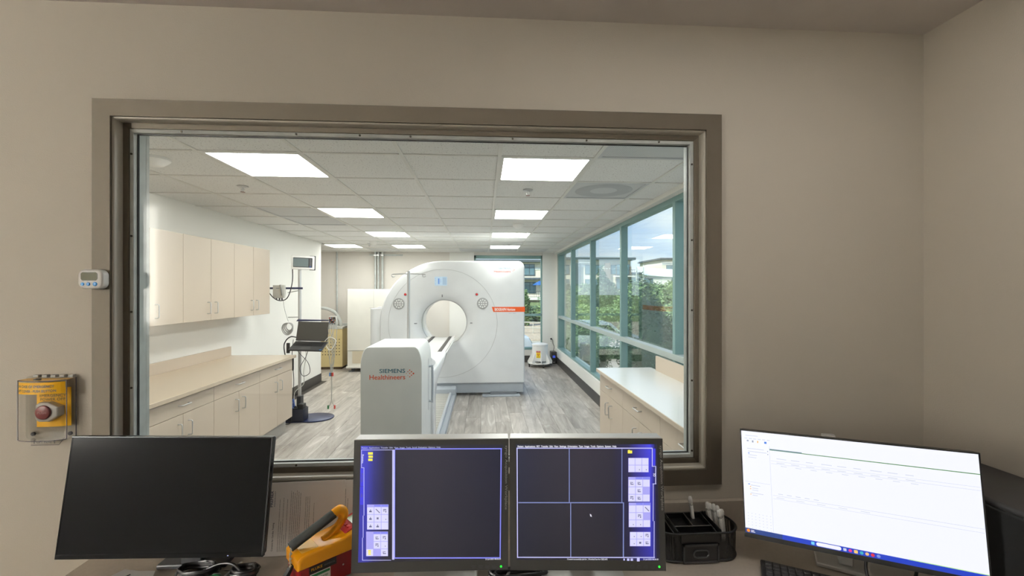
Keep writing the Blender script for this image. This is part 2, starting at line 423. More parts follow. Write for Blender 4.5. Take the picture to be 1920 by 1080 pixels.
while x > -4.0:
    x0 = x-PW; y = (3.5 if x0 > XL-.05 else 8.05)
    y1 = (3.5-offs[i % 10]+PL)
    while y1 <= y: y1 += PL
    while y < YB:
        e = min(y1, YB)
        if e-y > .03: plank(x0, x, round(y, 3), round(e, 3))
        y = e; y1 += PL
    x = x0; i += 1

# ceiling: slab, tiles, grid bars
ceil = struct('ceiling', BX(-4.4, 1.8, 1.63, YB+.2, 2.475, 2.75), M_white)
GX = [.10+.61*k for k in range(-8, 3)]; GY = [2.79+.61*j for j in range(-2, 13)]
lights_at = {(-1.73, 0), (.10, 0), (-1.73, 3), (.10, 3), (-1.73, 6), (.10, 6), (-1.73, 9), (.10, 9), (-2.95, 9)}
vents_at = {(.71, 1), (.71, -1), (-2.34, 3), (-2.34, 4), (-2.34, 10), (-.51, 10), (.10, 10), (.71, 10)}
tile_me = {}
def ctile(x0, x1, y0, y1):
    k = (round(x1-x0, 3), round(y1-y0, 3))
    if k not in tile_me:
        b = BX(-k[0]/2+.004, k[0]/2-.004, -k[1]/2+.004, k[1]/2-.004, 0, .014)
        me = bpy.data.meshes.new('ceiling_tile'); b.to_mesh(me); b.free(); me.materials.append(M_tile); tile_me[k] = me
    o = bpy.data.objects.new('ceiling_tile', tile_me[k]); C.objects.link(o); o.parent = ceil; o.location = ((x0+x1)/2, (y0+y1)/2, HC+.004)
XS = GX+[1.565]
for a in range(len(XS)-1):
    for j in range(-2, 12):
        x0, x1 = XS[a], XS[a+1]; y0, y1 = 2.79+.61*j, min(2.79+.61*(j+1), YB)
        y0 = max(y0, 1.63)
        if y1 < 8.02 and x1 < XL: continue
        if y0 < 8.0 and x0 < XL: x0 = XL
        if x1-x0 < .05 or y1-y0 < .05: continue
        key = (round(XS[a], 2), j)
        if key in {(round(p, 2), q) for p, q in lights_at | vents_at}: continue
        ctile(x0, x1, y0, y1)
for x in GX:
    y0 = 1.63 if x > XL else 8.02
    obj('grid_bar', BX(x-.012, x+.012, y0, YB, HC-.003, HC+.025), M_tbar, ceil)
for j in range(-1, 12):
    y = 2.79+.61*j
    obj('grid_bar', BX(XL if y < 8.02 else -4.4, 1.565, y-.012, y+.012, HC-.002, HC+.024), M_tbar, ceil)

# LED panels
def led_mat():
    m = bpy.data.materials.new('led_diffuser'); m.use_nodes = True; t = m.node_tree; b = t.nodes['Principled BSDF']
    b.inputs['Base Color'].default_value = (.9, .9, .9, 1); b.inputs['Emission Color'].default_value = (1, .995, .985, 1); b.inputs['Emission Strength'].default_value = LED
    return m
M_led = led_mat()
def led(label, x, y):
    t = thing('ceiling_light', label, 'light', (x+.305, y+.305, HC), group='LED ceiling panels in the scan room')
    bm = bm_new()
    for a in ((x+.012, x+.598, y+.012, y+.030), (x+.012, x+.598, y+.580, y+.598), (x+.012, x+.030, y+.03, y+.58), (x+.580, x+.598, y+.03, y+.58)):
        box(bm, *a, HC-.002, HC+.025)
    obj('frame', bm, M_tbar, t)
    obj('diffuser', BX(x+.028, x+.582, y+.028, y+.582, HC+.004, HC+.012), M_led, t)
for r, (j, lab) in enumerate(((0, 'nearest the observation glass'), (3, 'second from the observation glass'), (6, 'third from the observation glass'), (9, 'at the far end of the row'))):
    led('bright square ceiling panel in the left row, ' + lab, -1.73, 2.79+.61*j)
    led('bright square ceiling panel in the right row, ' + lab, .10, 2.79+.61*j)
led('bright square ceiling panel in the alcove past the end of the left wall', -2.95, 2.79+.61*9)

# ceiling grilles
def grille(label, x, y, kind='flat'):
    t = thing('ceiling_vent', label, 'vent', (x+.305, y+.305, HC), group='grey ceiling air grilles')
    bm = bm_new()
    for a in ((x+.012, x+.598, y+.012, y+.035), (x+.012, x+.598, y+.575, y+.598), (x+.012, x+.035, y+.035, y+.575), (x+.575, x+.598, y+.035, y+.575)):
        box(bm, *a, HC-.003, HC+.02)
    obj('frame', bm, mat('grille_grey', (196, 197, 198), .45), t)
    obj('perforated_sheet', BX(-.275, .275, -.275, .275, .003, .006), M_perf, t, world=False)
    if kind == 'round':
        lathe(b := bmesh.new(), [(.10, .0085), (.10, .004), (.20, -.004), (.24, .002), (.24, .009)], 40)
        obj('round_diffuser', b, mat('grille_shade', (176, 178, 180), .5), t, world=False, smooth=40)
grille('perforated ceiling vent above the right counter, cut by the window head', .71, 2.79-.61)
grille('grey ceiling vent with a round diffuser behind its sheet, by the right light row', .71, 2.79+.61, 'round')
grille('grey perforated ceiling vent beside the second left light', -2.34, 2.79+1.83)
grille('grey perforated ceiling vent just past the second left light', -2.34, 2.79+2.44)
grille('grey ceiling vent above the far alcove corner', -2.34, 2.79+6.1)
grille('grey ceiling vent above the tall pillar at the far wall', -.51, 2.79+6.1)
grille('grey ceiling vent just behind the last right-row light', .10, 2.79+6.1)
grille('grey ceiling vent at the far right corner of the ceiling', .71, 2.79+6.1)
# sprinklers and domes
def sprinkler(label, x, y):
    t = thing('sprinkler', label, 'sprinkler', (x, y, HC), group='ceiling sprinklers')
    obj('escutcheon', lathe(bm_new(), [(.001, .002), (.042, .002), (.042, -.004), (.02, -.010), (.001, -.011)], 24), M_chrome, t, world=False, smooth=40)
    bm = bm_new(); cyl(bm, (0, 0, -.008), (0, 0, -.035), .006, n=8); 
    for s in (-1, 1): tube(bm, [(s*.004, 0, -.018), (s*.013, 0, -.028), (s*.003, 0, -.045)], .0025, 5)
    obj('head', bm, M_chrome, t, world=False)
    obj('deflector', lathe(bm_new(), [(.001, -.045), (.018, -.045), (.018, -.048), (.001, -.048)], 12), mat('sprinkler_brass', (150, 120, 110), .35, .9), t, world=False)
sprinkler('chrome ceiling sprinkler near the left wall, nearest the glass', -1.95, 3.72)
sprinkler('chrome ceiling sprinkler beside the first right light', .37, 3.70)
sprinkler('small ceiling sprinkler over the far left, above the conduits', -2.05, 8.1)
sprinkler('small ceiling sprinkler over the last right light', .46, 8.1)
def dome(label, x, y, r=.085):
    o = obj('smoke_detector', lathe(bm_new(), [(.001, .004), (r, .004), (r, -.012), (r*.86, -.024), (r*.55, -.045), (r*.3, -.052), (.001, -.054)], 32), M_whitep, None, True, smooth=35)
    o.location = (x, y, HC); tag(o, label, 'detector', 'round ceiling detectors')
dome('white dome detector on the ceiling above the wall cabinets', -2.10, 2.97)
dome('white dome detector on the ceiling between two right-row lights', .44, 5.65, .075)
dome('white dome detector on the ceiling above the far conduits', -1.9, 7.8, .075)

# observation window
w1 = thing('window_1', None, None, ((OX0+OX1)/2, 1.5, OZ0)); w1['kind'] = 'structure'
FW = .054
bm = bm_new()
fx0, fx1, fz0, fz1 = OX0-FW, OX1+FW, OZ0-FW, OZ1+FW
def ring(bm, o, i, y0, y1, bev=0):
    """mitred frame between outer rect o and inner rect i"""
    (ax0, ax1, az0, az1), (bx0, bx1, bz0, bz1) = o, i
    for poly in ([(ax0, az0), (ax1, az0), (bx1, bz0), (bx0, bz0)], [(ax1, az0), (ax1, az1), (bx1, bz1), (bx1, bz0)],
                 [(ax1, az1), (ax0, az1), (bx0, bz1), (bx1, bz1)], [(ax0, az1), (ax0, az0), (bx0, bz0), (bx0, bz1)]):
        prism(bm, poly, 'y', y0, y1, bev, 3)
    return bm
def rect(d): return (OX0+d, OX1-d, OZ0+d, OZ1-d)
obj('casing', ring(bm_new(), rect(-FW), rect(0), 1.486, 1.503), M_frame, w1, smooth=40)
obj('frame_return', ring(bm_new(), rect(-.004), rect(.006), 1.494, 1.56, .004), mat('pale_return', (196, 190, 178), .35), w1, smooth=40)  # return coloured paler than the casing around it
obj('frame_face', ring(bm_new(), rect(.004), rect(.024), 1.530, 1.56, .002), M_frame, w1, smooth=40)
obj('glazing_stop', ring(bm_new(), rect(.024), rect(.036), 1.534, 1.553, .0012), M_steel, w1)
obj('gasket', ring(bm_new(), rect(.0365), rect(.039), 1.550, 1.556), M_gasket, w1)
obj('jamb', ring(bm_new(), rect(-.006), rect(.012), 1.56, 1.632), M_steel, w1)
obj('far_stop', ring(bm_new(), rect(-.030), rect(.0125), 1.622, 1.636), M_steel, w1)
obj('pane', BX(OX0+.008, OX1-.008, 1.556, 1.562, OZ0+.008, OZ1-.008), G_int, w1)
bm = bm_new()
for z in (1.03, 1.28, 1.53, 1.78, 2.05):
    for x in (OX0+.030, OX1-.030): cyl(bm, (x, 1.5345, z), (x, 1.532, z), .0035, n=10)
for x in (-1.0, -.63, -.42, -.25, .1, .36, .62):
    for z in (OZ0+.030, OZ1-.030): cyl(bm, (x, 1.5345, z), (x, 1.532, z), .0035, n=10)
obj('screw', bm, M_screw, w1)['kind'] = 'stuff'

# strip window on the right
w2 = thing('window_2', None, None, (XR, 5.7, .325)); w2['kind'] = 'structure'
MY = [9.60, 8.20, 6.695, 5.195, 3.71, 2.21]
SZ0, SZ1, TZ = .325, 2.408, 1.0
for y in MY+[1.66]:
    obj('mullion', BX(XR, XR+.08, y-.027, y+.027, SZ0, SZ1, .003), M_teal, w2)
obj('head_rail', BX(XR+.001, XR+.079, 1.635, 9.6, 2.36, SZ1, .003), M_teal, w2)
obj('sill_rail', BX(XR+.001, XR+.079, 1.635, 9.6, SZ0, .36, .003), M_teal, w2)
obj('transom', BX(XR-.002, XR+.078, 1.635, 9.6, TZ, TZ+.055, .003), mat('transom_aluminium', (170, 180, 176), .4, .15), w2)
obj('corner_post', BX(XR, XR+.17, 9.62, 9.72, SZ0, SZ1), M_teal, w2)
for a, b_ in zip([9.6]+MY[1:], MY[1:]+[1.66]):
    obj('pane', BX(XR+.064, XR+.070, b_+.02, a-.02, TZ+.05, 2.37), G_ext, w2)
    obj('pane', BX(XR+.064, XR+.070, b_+.02, a-.02, .35, TZ+.005), G_ext, w2)
struct('wall_end', BX(XR+.0, XR+.17, 9.72, YB, .32, 2.45), M_white)
# back window
w3 = thing('window_3', None, None, (.55, YB, .28)); w3['kind'] = 'structure'
obj('head_rail', BX(-.22, 1.31, YB+.02, YB+.14, 2.315, 2.385, .003), M_teal, w3)
obj('sill_rail', BX(-.22, 1.31, YB-.0, YB+.14, .28, .33, .003), M_teal, w3)
obj('transom', BX(-.22, 1.31, YB+.02, YB+.14, 1.03, 1.075, .003), M_teal, w3)
for x in (-.195, 1.297): obj('mullion', BX(x-.022 if x < 1 else x-.012, x+.022 if x < 1 else x+.013, YB+.02, YB+.14, .28, 2.385, .003), M_teal, w3)
for x0, x1 in ((-.18, 1.29),):
    obj('pane', BX(x0, x1, YB+.078, YB+.084, 1.07, 2.32), G_ext, w3); obj('pane', BX(x0, x1, YB+.078, YB+.084, .32, 1.04), G_ext, w3)

# ================================================================== OUTSIDE
M_leaf = []
for i, c in enumerate(((114, 140, 94), (138, 160, 106), (90, 114, 86), (160, 176, 130))):
    M_leaf.append(mat('leaf_%s' % 'abcd'[i], c, .6, var=(3, .25)))
M_bark = mat('bark', (92, 78, 64), .85)
M_gravel = mat('gravel', (168, 160, 150), .9, bump=(60, 1.), var=(30, .25))
M_conc = mat('concrete', (190, 186, 178), .85, var=(4, .06))
M_soil = mat('planted_ground', (104, 118, 70), .95, var=(1.5, .3))
M_asph = mat('asphalt', (128, 128, 128), .9, var=(4, .08))
GZ = -.9
struct('ground', BX(-60, 90, YB+.25, 22, GZ-.3, GZ), M_gravel)
struct('ground', BX(1.85, 90, -6, YB+.25, GZ-.3, GZ), M_gravel)
b = bmesh.new(); quad(b, [(-60, 22, GZ), (120, 22, GZ), (120, 75, -.4), (-60, 75, -.4)]); quad(b, [(-60, 75, -.4), (120, 75, -.4), (120, 190, -.3), (-60, 190, -.3)])
struct('ground', b, M_soil)
struct('ground', BX(-30, 40, 22, 33, -.95, -.86, M=Tm(0, 22, -.86) @ Rm(math.degrees(math.atan(.5/53)), 'X') @ Tm(0, -22, .86)), mat('mulch', (176, 160, 144), .95, bump=(40, 1.), var=(12, .3)))
bm = bm_new(); bev = BX(.8, 40, 17, 17.3, GZ, GZ+.28, .01)
o = obj('low_wall', bev, M_conc, loc=(12, 17.15, GZ)); tag(o, 'low pale concrete wall outside beyond the gravel', 'wall')

def leaf_cloud(seed, n, rx, ry, rz, size, hollow=.75, box_=False):
    rg = np.random.default_rng(seed)
    if box_:
        P = rg.uniform(-1, 1, (n, 3)); k = rg.integers(0, 3, n); s = np.sign(rg.uniform(-1, 1, n)); P[np.arange(n), k] = s*rg.uniform(.85, 1, n)
    else:
        d = rg.normal(size=(n, 3)); d /= np.linalg.norm(d, axis=1)[:, None]
        lob = 1+.22*np.sin(d[:, :1]*5+seed)+.2*np.sin(d[:, 1:2]*6+2*seed)+.16*np.sin(d[:, 2:]*7)
        P = d*lob*(hollow+(1-hollow)*rg.random((n, 1)))*.8
    P = P*np.array([rx, ry, rz])
    a = rg.normal(size=(n, 3)); a /= np.linalg.norm(a, axis=1)[:, None]; a[:, 2] *= .6
    b_ = np.cross(a, rg.normal(size=(n, 3))); b_ /= np.linalg.norm(b_, axis=1)[:, None]
    s = size*(.6+.8*rg.random((n, 1)))
    V = np.stack([P-a*s, P+b_*s*.45, P+a*s, P-b_*s*.45], 1).reshape(-1, 3)
    me = bpy.data.meshes.new('foliage'); F = np.arange(4*n).reshape(-1, 4)
    me.from_pydata(V.tolist(), [], F.tolist()); return me
def inner(rx, ry, rz, seed):
    b = bmesh.new(); bmesh.ops.create_icosphere(b, subdivisions=3, radius=1)
    rg = random.Random(seed)
    for v in b.verts:
        d = v.co.normalized(); k = 1+.22*math.sin(d.x*5+seed)+.2*math.sin(d.y*6+2*seed)+.16*math.sin(d.z*7)
        v.co = Vector((d.x*rx, d.y*ry, d.z*rz))*k*.60
    return b
FOL = {}
def bush(name, label, cat, x, y, z, rx, ry, h, lm, seed, n=2600, size=.1, trunk=0., group=None):
    t = thing(name, label, cat, (x, y, z), group=group)
    key = (seed, n, round(rx/h, 1), lm)
    me = leaf_cloud(seed, n, rx, ry, h/2, size); me.materials.append(M_leaf[lm])
    f = bpy.data.objects.new('foliage', me); C.objects.link(f); f.parent = t; f.location = (0, 0, trunk+h/2*.86); f['kind'] = 'stuff'
    core = inner(rx, ry, h/2, seed)
    bmesh.ops.translate(core, verts=core.verts, vec=(0, 0, trunk+h/2*.86))
    obj('inner_leaves', core, M_leaf[2], t, world=False, smooth=60)
    tb = bm_new()
    tube(tb, [(0, 0, -.05), (.03, .02, trunk*.6+.1), (-.02, .03, trunk+h*.4)], [.11, .09, .05] if trunk else [.05, .04, .03], 7)
    obj('trunk', tb, M_bark, t, world=False)
    return t
def ground_z(y): return GZ if y < 22 else GZ+(y-22)/53*.5
bl = [
 # x, y, rx, h, leaf, label
 (2.75, 7.0, .75, 2.9, 2, 'dark green shrub close outside the first tall window pane'),
 (4.3, 9.2, 1.2, 2.75, 1, 'light yellow-green shrub outside the window above the right counter'),
 (5.6, 11.4, 1.4, 2.75, 3, 'pale green shrub behind the light shrub, right of the middle mullion'),
 (3.0, 12.6, .9, 2.1, 0, 'mid green shrub outside the middle window panes'),
 (4.5, 22.2, 1.7, 2.7, 1, 'bright shrub above the low concrete wall'),
 (7.6, 22.4, 2.0, 2.8, 0, 'wide green shrub behind the low concrete wall'),
 (11.4, 21.5, 2.2, 2.8, 2, 'dark shrub behind the right end of the low wall'),
 (5.0, 27, 1.9, 3.1, 2, 'dark bushy tree on the planted slope, left of centre'),
 (10.6, 29, 2.3, 3.1, 0, 'leafy tree halfway up the planted slope'),
 (13., 30, 3.0, 3.3, 1, 'bright bushy tree up the slope towards the right'),
 (17., 33, 3.4, 3.4, 3, 'pale bushy tree on the slope below the right-hand building'),
 (4.0, 34, 2.2, .95, 2, 'low dark bush below the building in the back window'),
 (11., 46, 3.2, 3.0, 0, 'green tree under the large building'),
 (18., 48, 4.0, 3.4, 2, 'dark tree under the right end of the large building'),
 (25., 52, 4.5, 3.6, 1, 'bright tree left of the distant right building'),
 (34., 56, 4.5, 3.8, 0, 'green tree in front of the distant right building'),
]
for k, (x, y, r, h, l, lab) in enumerate(bl):
    near = y < 14
    bush('shrub' if y < 24 else 'tree', lab, 'shrub' if y < 24 else 'tree', x, y, ground_z(y), r, r, h, l, 3+k, 9000 if near else 6500, .034 if near else .045+.0019*y, trunk=0 if y < 24 else .3, group='trees and shrubs outside')
bush('tree', 'tall slender grey-green tree in front of the large building', 'tree', 7.6, 27.5, ground_z(27), .8, .8, 4.0, 2, 91, 3600, .12, .2, 'trees and shrubs outside')
bush('shrub', 'spiky green shrub seen beside the scanner through the back window', 'shrub', 2.72, 30., ground_z(30), .4, .4, 2.7, 0, 55, 2600, .12, .1, 'trees and shrubs outside')
bush('shrub', 'small yellow-green bush at the foot of the back window', 'shrub', 1.52, 11.6, GZ, .32, .32, 1.2, 1, 56, 2200, .045, 0, 'trees and shrubs outside')
bush('shrub', 'low round bush at the foot of the back window, beside the white drum', 'shrub', .98, 11.3, GZ, .35, .35, .95, 0, 57, 2200, .045, 0, 'trees and shrubs outside')
me = leaf_cloud(77, 9000, 11, .35, .17, .06, box_=True); me.materials.append(M_leaf[2])
t = thing('hedge', 'low clipped dark hedge in front of the concrete wall', 'hedge', (13.0, 16.2, GZ))
f = bpy.data.objects.new('foliage', me); C.objects.link(f); f.parent = t; f.location = (0, 0, .17); f['kind'] = 'stuff'
obj('inner_leaves', BX(-10.9, 10.9, -.3, .3, 0, .29), M_leaf[2], t, world=False)
# kerbs and rails on the slope through the back window
bm = bm_new()
for x in np.arange(1.2, 5.5, .8): cyl(bm, (x, 25, GZ), (x, 25, GZ+.75), .03, n=6)
tube(bm, [(1.0, 25, GZ+.75), (5.6, 25, GZ+.62)], .035, 6, 0); tube(bm, [(1.0, 25, GZ+.42), (5.6, 25, GZ+.3)], .03, 6, 0)
tag(obj('railing', bm, M_conc, loc=(3, 25, GZ)), 'pale pipe railing on the bank beyond the back window', 'railing')
def car(label, x, y, rz, col, z=GZ):
    t = thing('car', label, 'car', (x, y, z), rz)
    prof = [(-2.1, .35), (-2.15, .7), (-1.9, .82), (-1.2, .9), (-.7, 1.35), (.7, 1.40), (1.35, .95), (2.0, .85), (2.15, .6), (2.1, .35)]
    obj('body', prism(bm_new(), [(p, q) for p, q in prof], 'y', -.85, .85, .08, 2), mat('car_paint_'+label.split()[0], col, .25, .2), t, world=False, smooth=40)
    obj('side_window', prism(bm_new(), [(-1.0, .93), (-.62, 1.28), (.66, 1.32), (1.1, .96)], 'y', -.865, .865), mat('car_glass', (50, 60, 66), .1), t, world=False)
    for sx in (-1.35, 1.35):
        for sy in (-.8, .8):
            b = bm_new(); cyl(b, (sx, sy-.1, .32), (sx, sy+.1, .32), .32, n=20)
            obj('wheel', b, M_black, t, world=False)
car('silver car parked beyond the bank, seen beside the scanner', -.45, 16.2, .06, (190, 196, 206))

# buildings
M_bw = mat('building_cream', (232, 222, 204), .8, var=(.4, .05)); M_bb = mat('building_taupe', (150, 136, 124), .8, var=(.4, .05))
M_bd = mat('building_dark', (84, 92, 96), .6); M_roof = mat('building_cornice', (88, 96, 104), .6); M_sof = mat('building_white', (240, 238, 232), .7)
def far_window(t, x, y, z, w, h):
    f = obj('window', BX(x-w/2, x+w/2, y-.12, y+.02, z, z+h), M_roof, t)
    nx = max(1, round(w/1.1)); pw = (w-.1)/nx
    for k in range(nx):
        for z0, z1 in ((z+.08, z+h*.66), (z+h*.70, z+h-.08)):
            x0 = x-w/2+.05+k*pw
            obj('pane', BX(x0+.05, x0+pw-.05, y-.15, y-.10, z0, z1), G_far, f)
def building(label, x0, x1, y, depth, z0, ztop, cols, bays):
    t = thing('street_building', label, 'building', ((x0+x1)/2, y, z0), group='buildings outside')
    obj('wall', BX(x0, x1, y, y+depth, z0, ztop), cols, t)
    obj('cornice', BX(x0-.7, x1+.7, y-.9, y+depth+.5, ztop, ztop+.45, .05), M_roof, t)
    obj('parapet_band', BX(x0-.05, x1+.05, y-.08, y+.02, ztop-1.3, ztop-.9), M_sof, t)
    for (bx, w, m, proud, zz) in bays:
        obj('bay', BX(bx-w/2, bx+w/2, y-proud, y+.05, z0, zz), m, t)
    return t
def storeys(t, y, xs, zs, w=2.8, h=1.9):
    for z in zs:
        for x in xs: far_window(t, x, y, z, w, h)
def balcony(t, x0, x1, y, z):
    s = obj('balcony', BX(x0, x1, y-1.3, y+.05, z-.2, z), M_sof, t)
    bm = bm_new(); tube(bm, [(x0, y-1.28, z+1.05), (x1, y-1.28, z+1.05)], .05, 5, 0); tube(bm, [(x0, y-1.28, z+.1), (x1, y-1.28, z+.1)], .04, 5, 0)
    for x in np.arange(x0, x1+.01, .35): cyl(bm, (x, y-1.28, z), (x, y-1.28, z+1.05), .025, n=5)
    obj('balcony_rail', bm, M_roof, s)
# large building behind the tall panes
bA = building('large cream and taupe block behind the tall window panes', 12.4, 27.0, 80, 16, -.5, 7.2, M_bw,
     [(16.9, 1.4, M_bd, .5, 6.6), (22.6, 1.0, M_bb, .5, 6.7), (25.6, 2.8, M_bb, .4, 6.0)])
storeys(bA, 80, (14.1, 20.0), (2.0, 4.6), 3.0, 1.7); storeys(bA, 79.6, (25.4,), (1.9, 4.5), 2.4, 1.9); storeys(bA, 80, (23.8,), (4.6,), 1.3, 1.7)
balcony(bA, 18.2, 26.8, 79.6, 1.7); balcony(bA, 23.6, 27.3, 79.6, 4.3)
# building in the back window
bB = building('white terraced block seen through the back window', -12, 11.3, 78, 14, -.6, 6.6, M_bw, [(-3, 1.2, M_bb, .4, 6.2)])
storeys(bB, 78, (-6.5, -1, 2.6), (4.2,), 2.6, 1.9); storeys(bB, 78, (7.6,), (4.3,), 2.8, 2.0); storeys(bB, 78, (-6.5, -1, 2.6, 7.6), (1.1,), 3.2, 2.0)
obj('terrace_roof', BX(-12, 10.8, 76.2, 78.1, 3.55, 3.85), M_roof, bB)
obj('terrace_slab', BX(-12, 11.3, 75.5, 78.1, .0, .45), M_sof, bB); obj('garage_wall', BX(-12, 11, 75.9, 78.1, -1.6, 0), M_bb, bB)
balcony(bB, 2, 11.2, 77, .45)
# distant building right
bC = building('distant pale stepped block at the right of the tall panes', 46, 70, 112, 16, -.4, 9.6, M_bw, [(51, 1.5, M_bb, .5, 8.6), (59, 1.5, M_bb, .5, 8.8)])
storeys(bC, 112, (48.4, 54, 57, 62), (4.2, 6.6), 2.4, 1.6); balcony(bC, 46.5, 58, 112, 4.0); balcony(bC, 52.5, 58, 112, 6.4)
bD = building('low grey-white building between the two larger blocks', 31, 46, 106, 5.9, -.4, 5.6, M_sof, [])
storeys(bD, 106, (33, 36.5, 40), (3.2,), 2.6, 1.4)
o = thing('garden_sunshade', 'pale fabric sunshade strung between posts outside', 'sunshade', (31, 76, 1.2))
b = bmesh.new(); quad(b, [(27.2, 74, 4.3), (36.5, 74.2, 4.0), (36.3, 78, 5.4), (27.4, 78, 6.0)])
bmesh.ops.subdivide_edges(b, edges=b.edges[:], cuts=4, use_grid_fill=True)
for v in b.verts: v.co.z -= .7*(1-((v.co.x-31.8)/4.8)**2)*(1-((v.co.y-76)/2.2)**2)
bmesh.ops.solidify(b, geom=b.faces[:], thickness=.05)
obj('fabric', b, mat('sunshade_cloth', (214, 226, 224), .8), o)
for x, y in ((27.2, 74), (36.5, 74.2), (36.3, 78), (27.4, 78)):
    b = bm_new(); cyl(b, (x, y, -.4), (x, y, 6.0), .1, n=8); obj('post', b, M_steel, o)
p = thing('garden_parasol', 'blue parasol on the terrace of the back-window building', 'parasol', (9.6, 75.5, .45))
obj('canopy', lathe(bm_new(), [(1.3, 2.1), (.7, 2.5), (.02, 2.85)], 8), mat('parasol_blue', (40, 92, 160), .7), p, world=False)
b = bm_new(); cyl(b, (0, 0, 0), (0, 0, 2.8), .04, n=8); obj('pole', b, M_steel, p, world=False)

# ================================================================== SCAN ROOM CABINETS
def pull(bm, p, n, u, L=.105, out=.03, r=.0042):
    """wire pull: p centre on the face, n outward, u along"""
    p, n, u = Vector(p), Vector(n), Vector(u)
    a, b = p-u*L/2, p+u*L/2
    pts = [a, a+n*out*.72, a+n*out*.93+u*out*.1, a+n*out+u*out*.35, b+n*out-u*out*.35, b+n*out*.93-u*out*.1, b+n*out*.72, b]
    return tube(bm, pts, r, 8, 0)
def cabinet(label, side, y0, y1, zb, zt, xb, xf, drawer=None, toe=False, group=None, handle_top=True, split=True):
    """side: +1 faces +X (left wall), -1 faces -X (right). xb back, xf face plane"""
    t = thing('cabinet', label, 'cabinet', ((xb+xf)/2, (y0+y1)/2, 0 if toe else zb), group=group)
    th = .019*side; g = .0018
    obj('carcass', BX(min(xb, xf-th), max(xb, xf-th), y0+.001, y1-.001, zb, zt), M_lam, t)
    if toe: obj('toe_kick', BX(min(xb, xf-side*.075), max(xb, xf-side*.075), y0+.001, y1-.001, 0, zb), M_toe, t)
    dz = zt
    xa, xc = sorted((xf-th+.0006*side, xf))
    n = (side, 0, 0)
    if drawer:
        dr = obj('drawer', BX(xa, xc, y0+g, y1-g, drawer+g, zt-.012, .0012), M_lam, t)
        obj('handle', pull(bm_new(), (xf, (y0+y1)/2, (drawer+zt)/2+.005), n, (0, 1, 0)), M_chrome, dr, smooth=50)
        dz = drawer
    ym = (y0+y1)/2
    for a, b, hy in ((y0, ym, ym-.055), (ym, y1, ym+.055)):
        d = obj('door', BX(xa, xc, a+g, b-g, zb+g, dz-g, .0012), M_lam, t)
        hz = (dz-.115) if handle_top else (zb+.115)
        obj('handle', pull(bm_new(), (xf, hy, hz), n, (0, 0, 1)), M_chrome, d, smooth=50)
    return t
g = 'beige wall cabinets on the left wall'
for (a, b), l in zip(((3.165, 3.918), (3.918, 4.689), (4.689, 5.44)), ('beige wall cabinet nearest the observation glass, cut by the frame', 'middle of the three beige wall cabinets on the left wall', 'far beige wall cabinet, nearest the rolling cart')):
    cabinet(l, 1, a, b, 1.325, 2.084, XL, -2.54, group=g, handle_top=False)
g = 'beige base cabinets under the left counter'
for (a, b), l in zip(((2.26, 2.995), (2.995, 3.73), (3.73, 4.464), (4.464, 5.20)), ('base cabinet at the near left end, behind the black monitor', 'left base cabinet just above the black monitor', 'middle left base cabinet with one drawer over two doors', 'far left base cabinet at the counter end beside the rolling cart')):
    cabinet(l, 1, a, b, .165, .835, XL, -2.18, drawer=.706, toe=True, group=g)
g = 'beige base cabinets under the right counter'
for (a, b), l in zip(((3.44, 4.12), (2.69, 3.44), (1.94, 2.69)), ('right base cabinet at the far end of the white-lit counter', 'second right base cabinet, its drawer handle above the screen', 'nearest right base cabinet, beside the window frame')):
    cabinet(l, -1, a, b, .165, .835, XR-.035, 1.095, drawer=.675, toe=True, group=g)
t = thing('countertop', 'long beige laminate countertop with a backsplash along the left wall', 'counter', (-2.5, 3.7, .835))
obj('worktop', BX(XL, -2.145, 2.2, 5.225, .835, .866, .003), M_lamtop, t)
obj('backsplash', BX(XL, XL+.02, 2.2, 5.20, .866, .97, .002), M_lam, t)
t = thing('countertop', 'beige countertop, its top whitened as painted glare, with a backsplash under the tall window panes', 'counter', (1.35, 3, .835))
obj('worktop', BX(1.064, XR-.031, 1.68, 4.145, .835, .8655, .003), M_lam, t)
obj('glare_surface', BX(1.067, XR-.033, 1.69, 4.142, .864, .8665), mat('counter_glare', (222, 222, 216), .2, spec=.7, var=(60, .02)), t)  # whitened sheet over the beige worktop, window glare put into its colour
obj('backsplash', BX(XR-.052, XR-.031, 1.68, 3.985, .866, 1.0, .002), M_lam, t)

# ================================================================== SCANNER
GYF, GYR = 6.75, 7.60
bx, bz, BR = -.613, 1.106, .345
gt = thing('scanner', 'large white ring scanner gantry with a round bore and orange stripe', 'scanner', (-.47, 7.1, 0))
R0 = .958; gx1, gzt, gzb = .627, 2.056, .20
def outline(inset=0.):
    """outline of the front cover around the bore centre, as (x,z), inset inwards"""
    r = .10
    pts = []
    x1, zt, zb = gx1-inset, gzt-inset, gzb
    pts += [(x1, zb+(zt-r-zb)*k/10) for k in range(10)]
    pts += [(x1-r+r*math.cos(a), zt-r+r*math.sin(a)) for a in [PI/2*k/8 for k in range(9)]]
    xc = bx; R = zt-bz
    pts += [(x1-r+(xc-(x1-r))*k/10, zt) for k in range(1, 10)]
    pts += [(xc+R*math.cos(PI/2+PI/2*k/40), bz+R*math.sin(PI/2+PI/2*k/40)) for k in range(41)]
    pts += [(xc-R, bz+(zb-bz)*k/10) for k in range(1, 11)]
    pts += [(xc-R+(x1-xc+R)*k/20, zb) for k in range(1, 20)]
    return pts
op = outline(.028); oq = outline(0.)
angs = [math.atan2(p[1]-bz, p[0]-bx) for p in op]
bm = bm_new()
rings = []
def cring(r, y): rings.append([bm.verts.new((bx+r*math.cos(a), y, bz+r*math.sin(a))) for a in angs])
cring(.47, GYR); cring(.40, GYR-.03); cring(BR+.004, GYR-.12); cring(BR, GYR-.2); cring(BR, GYF+.22)
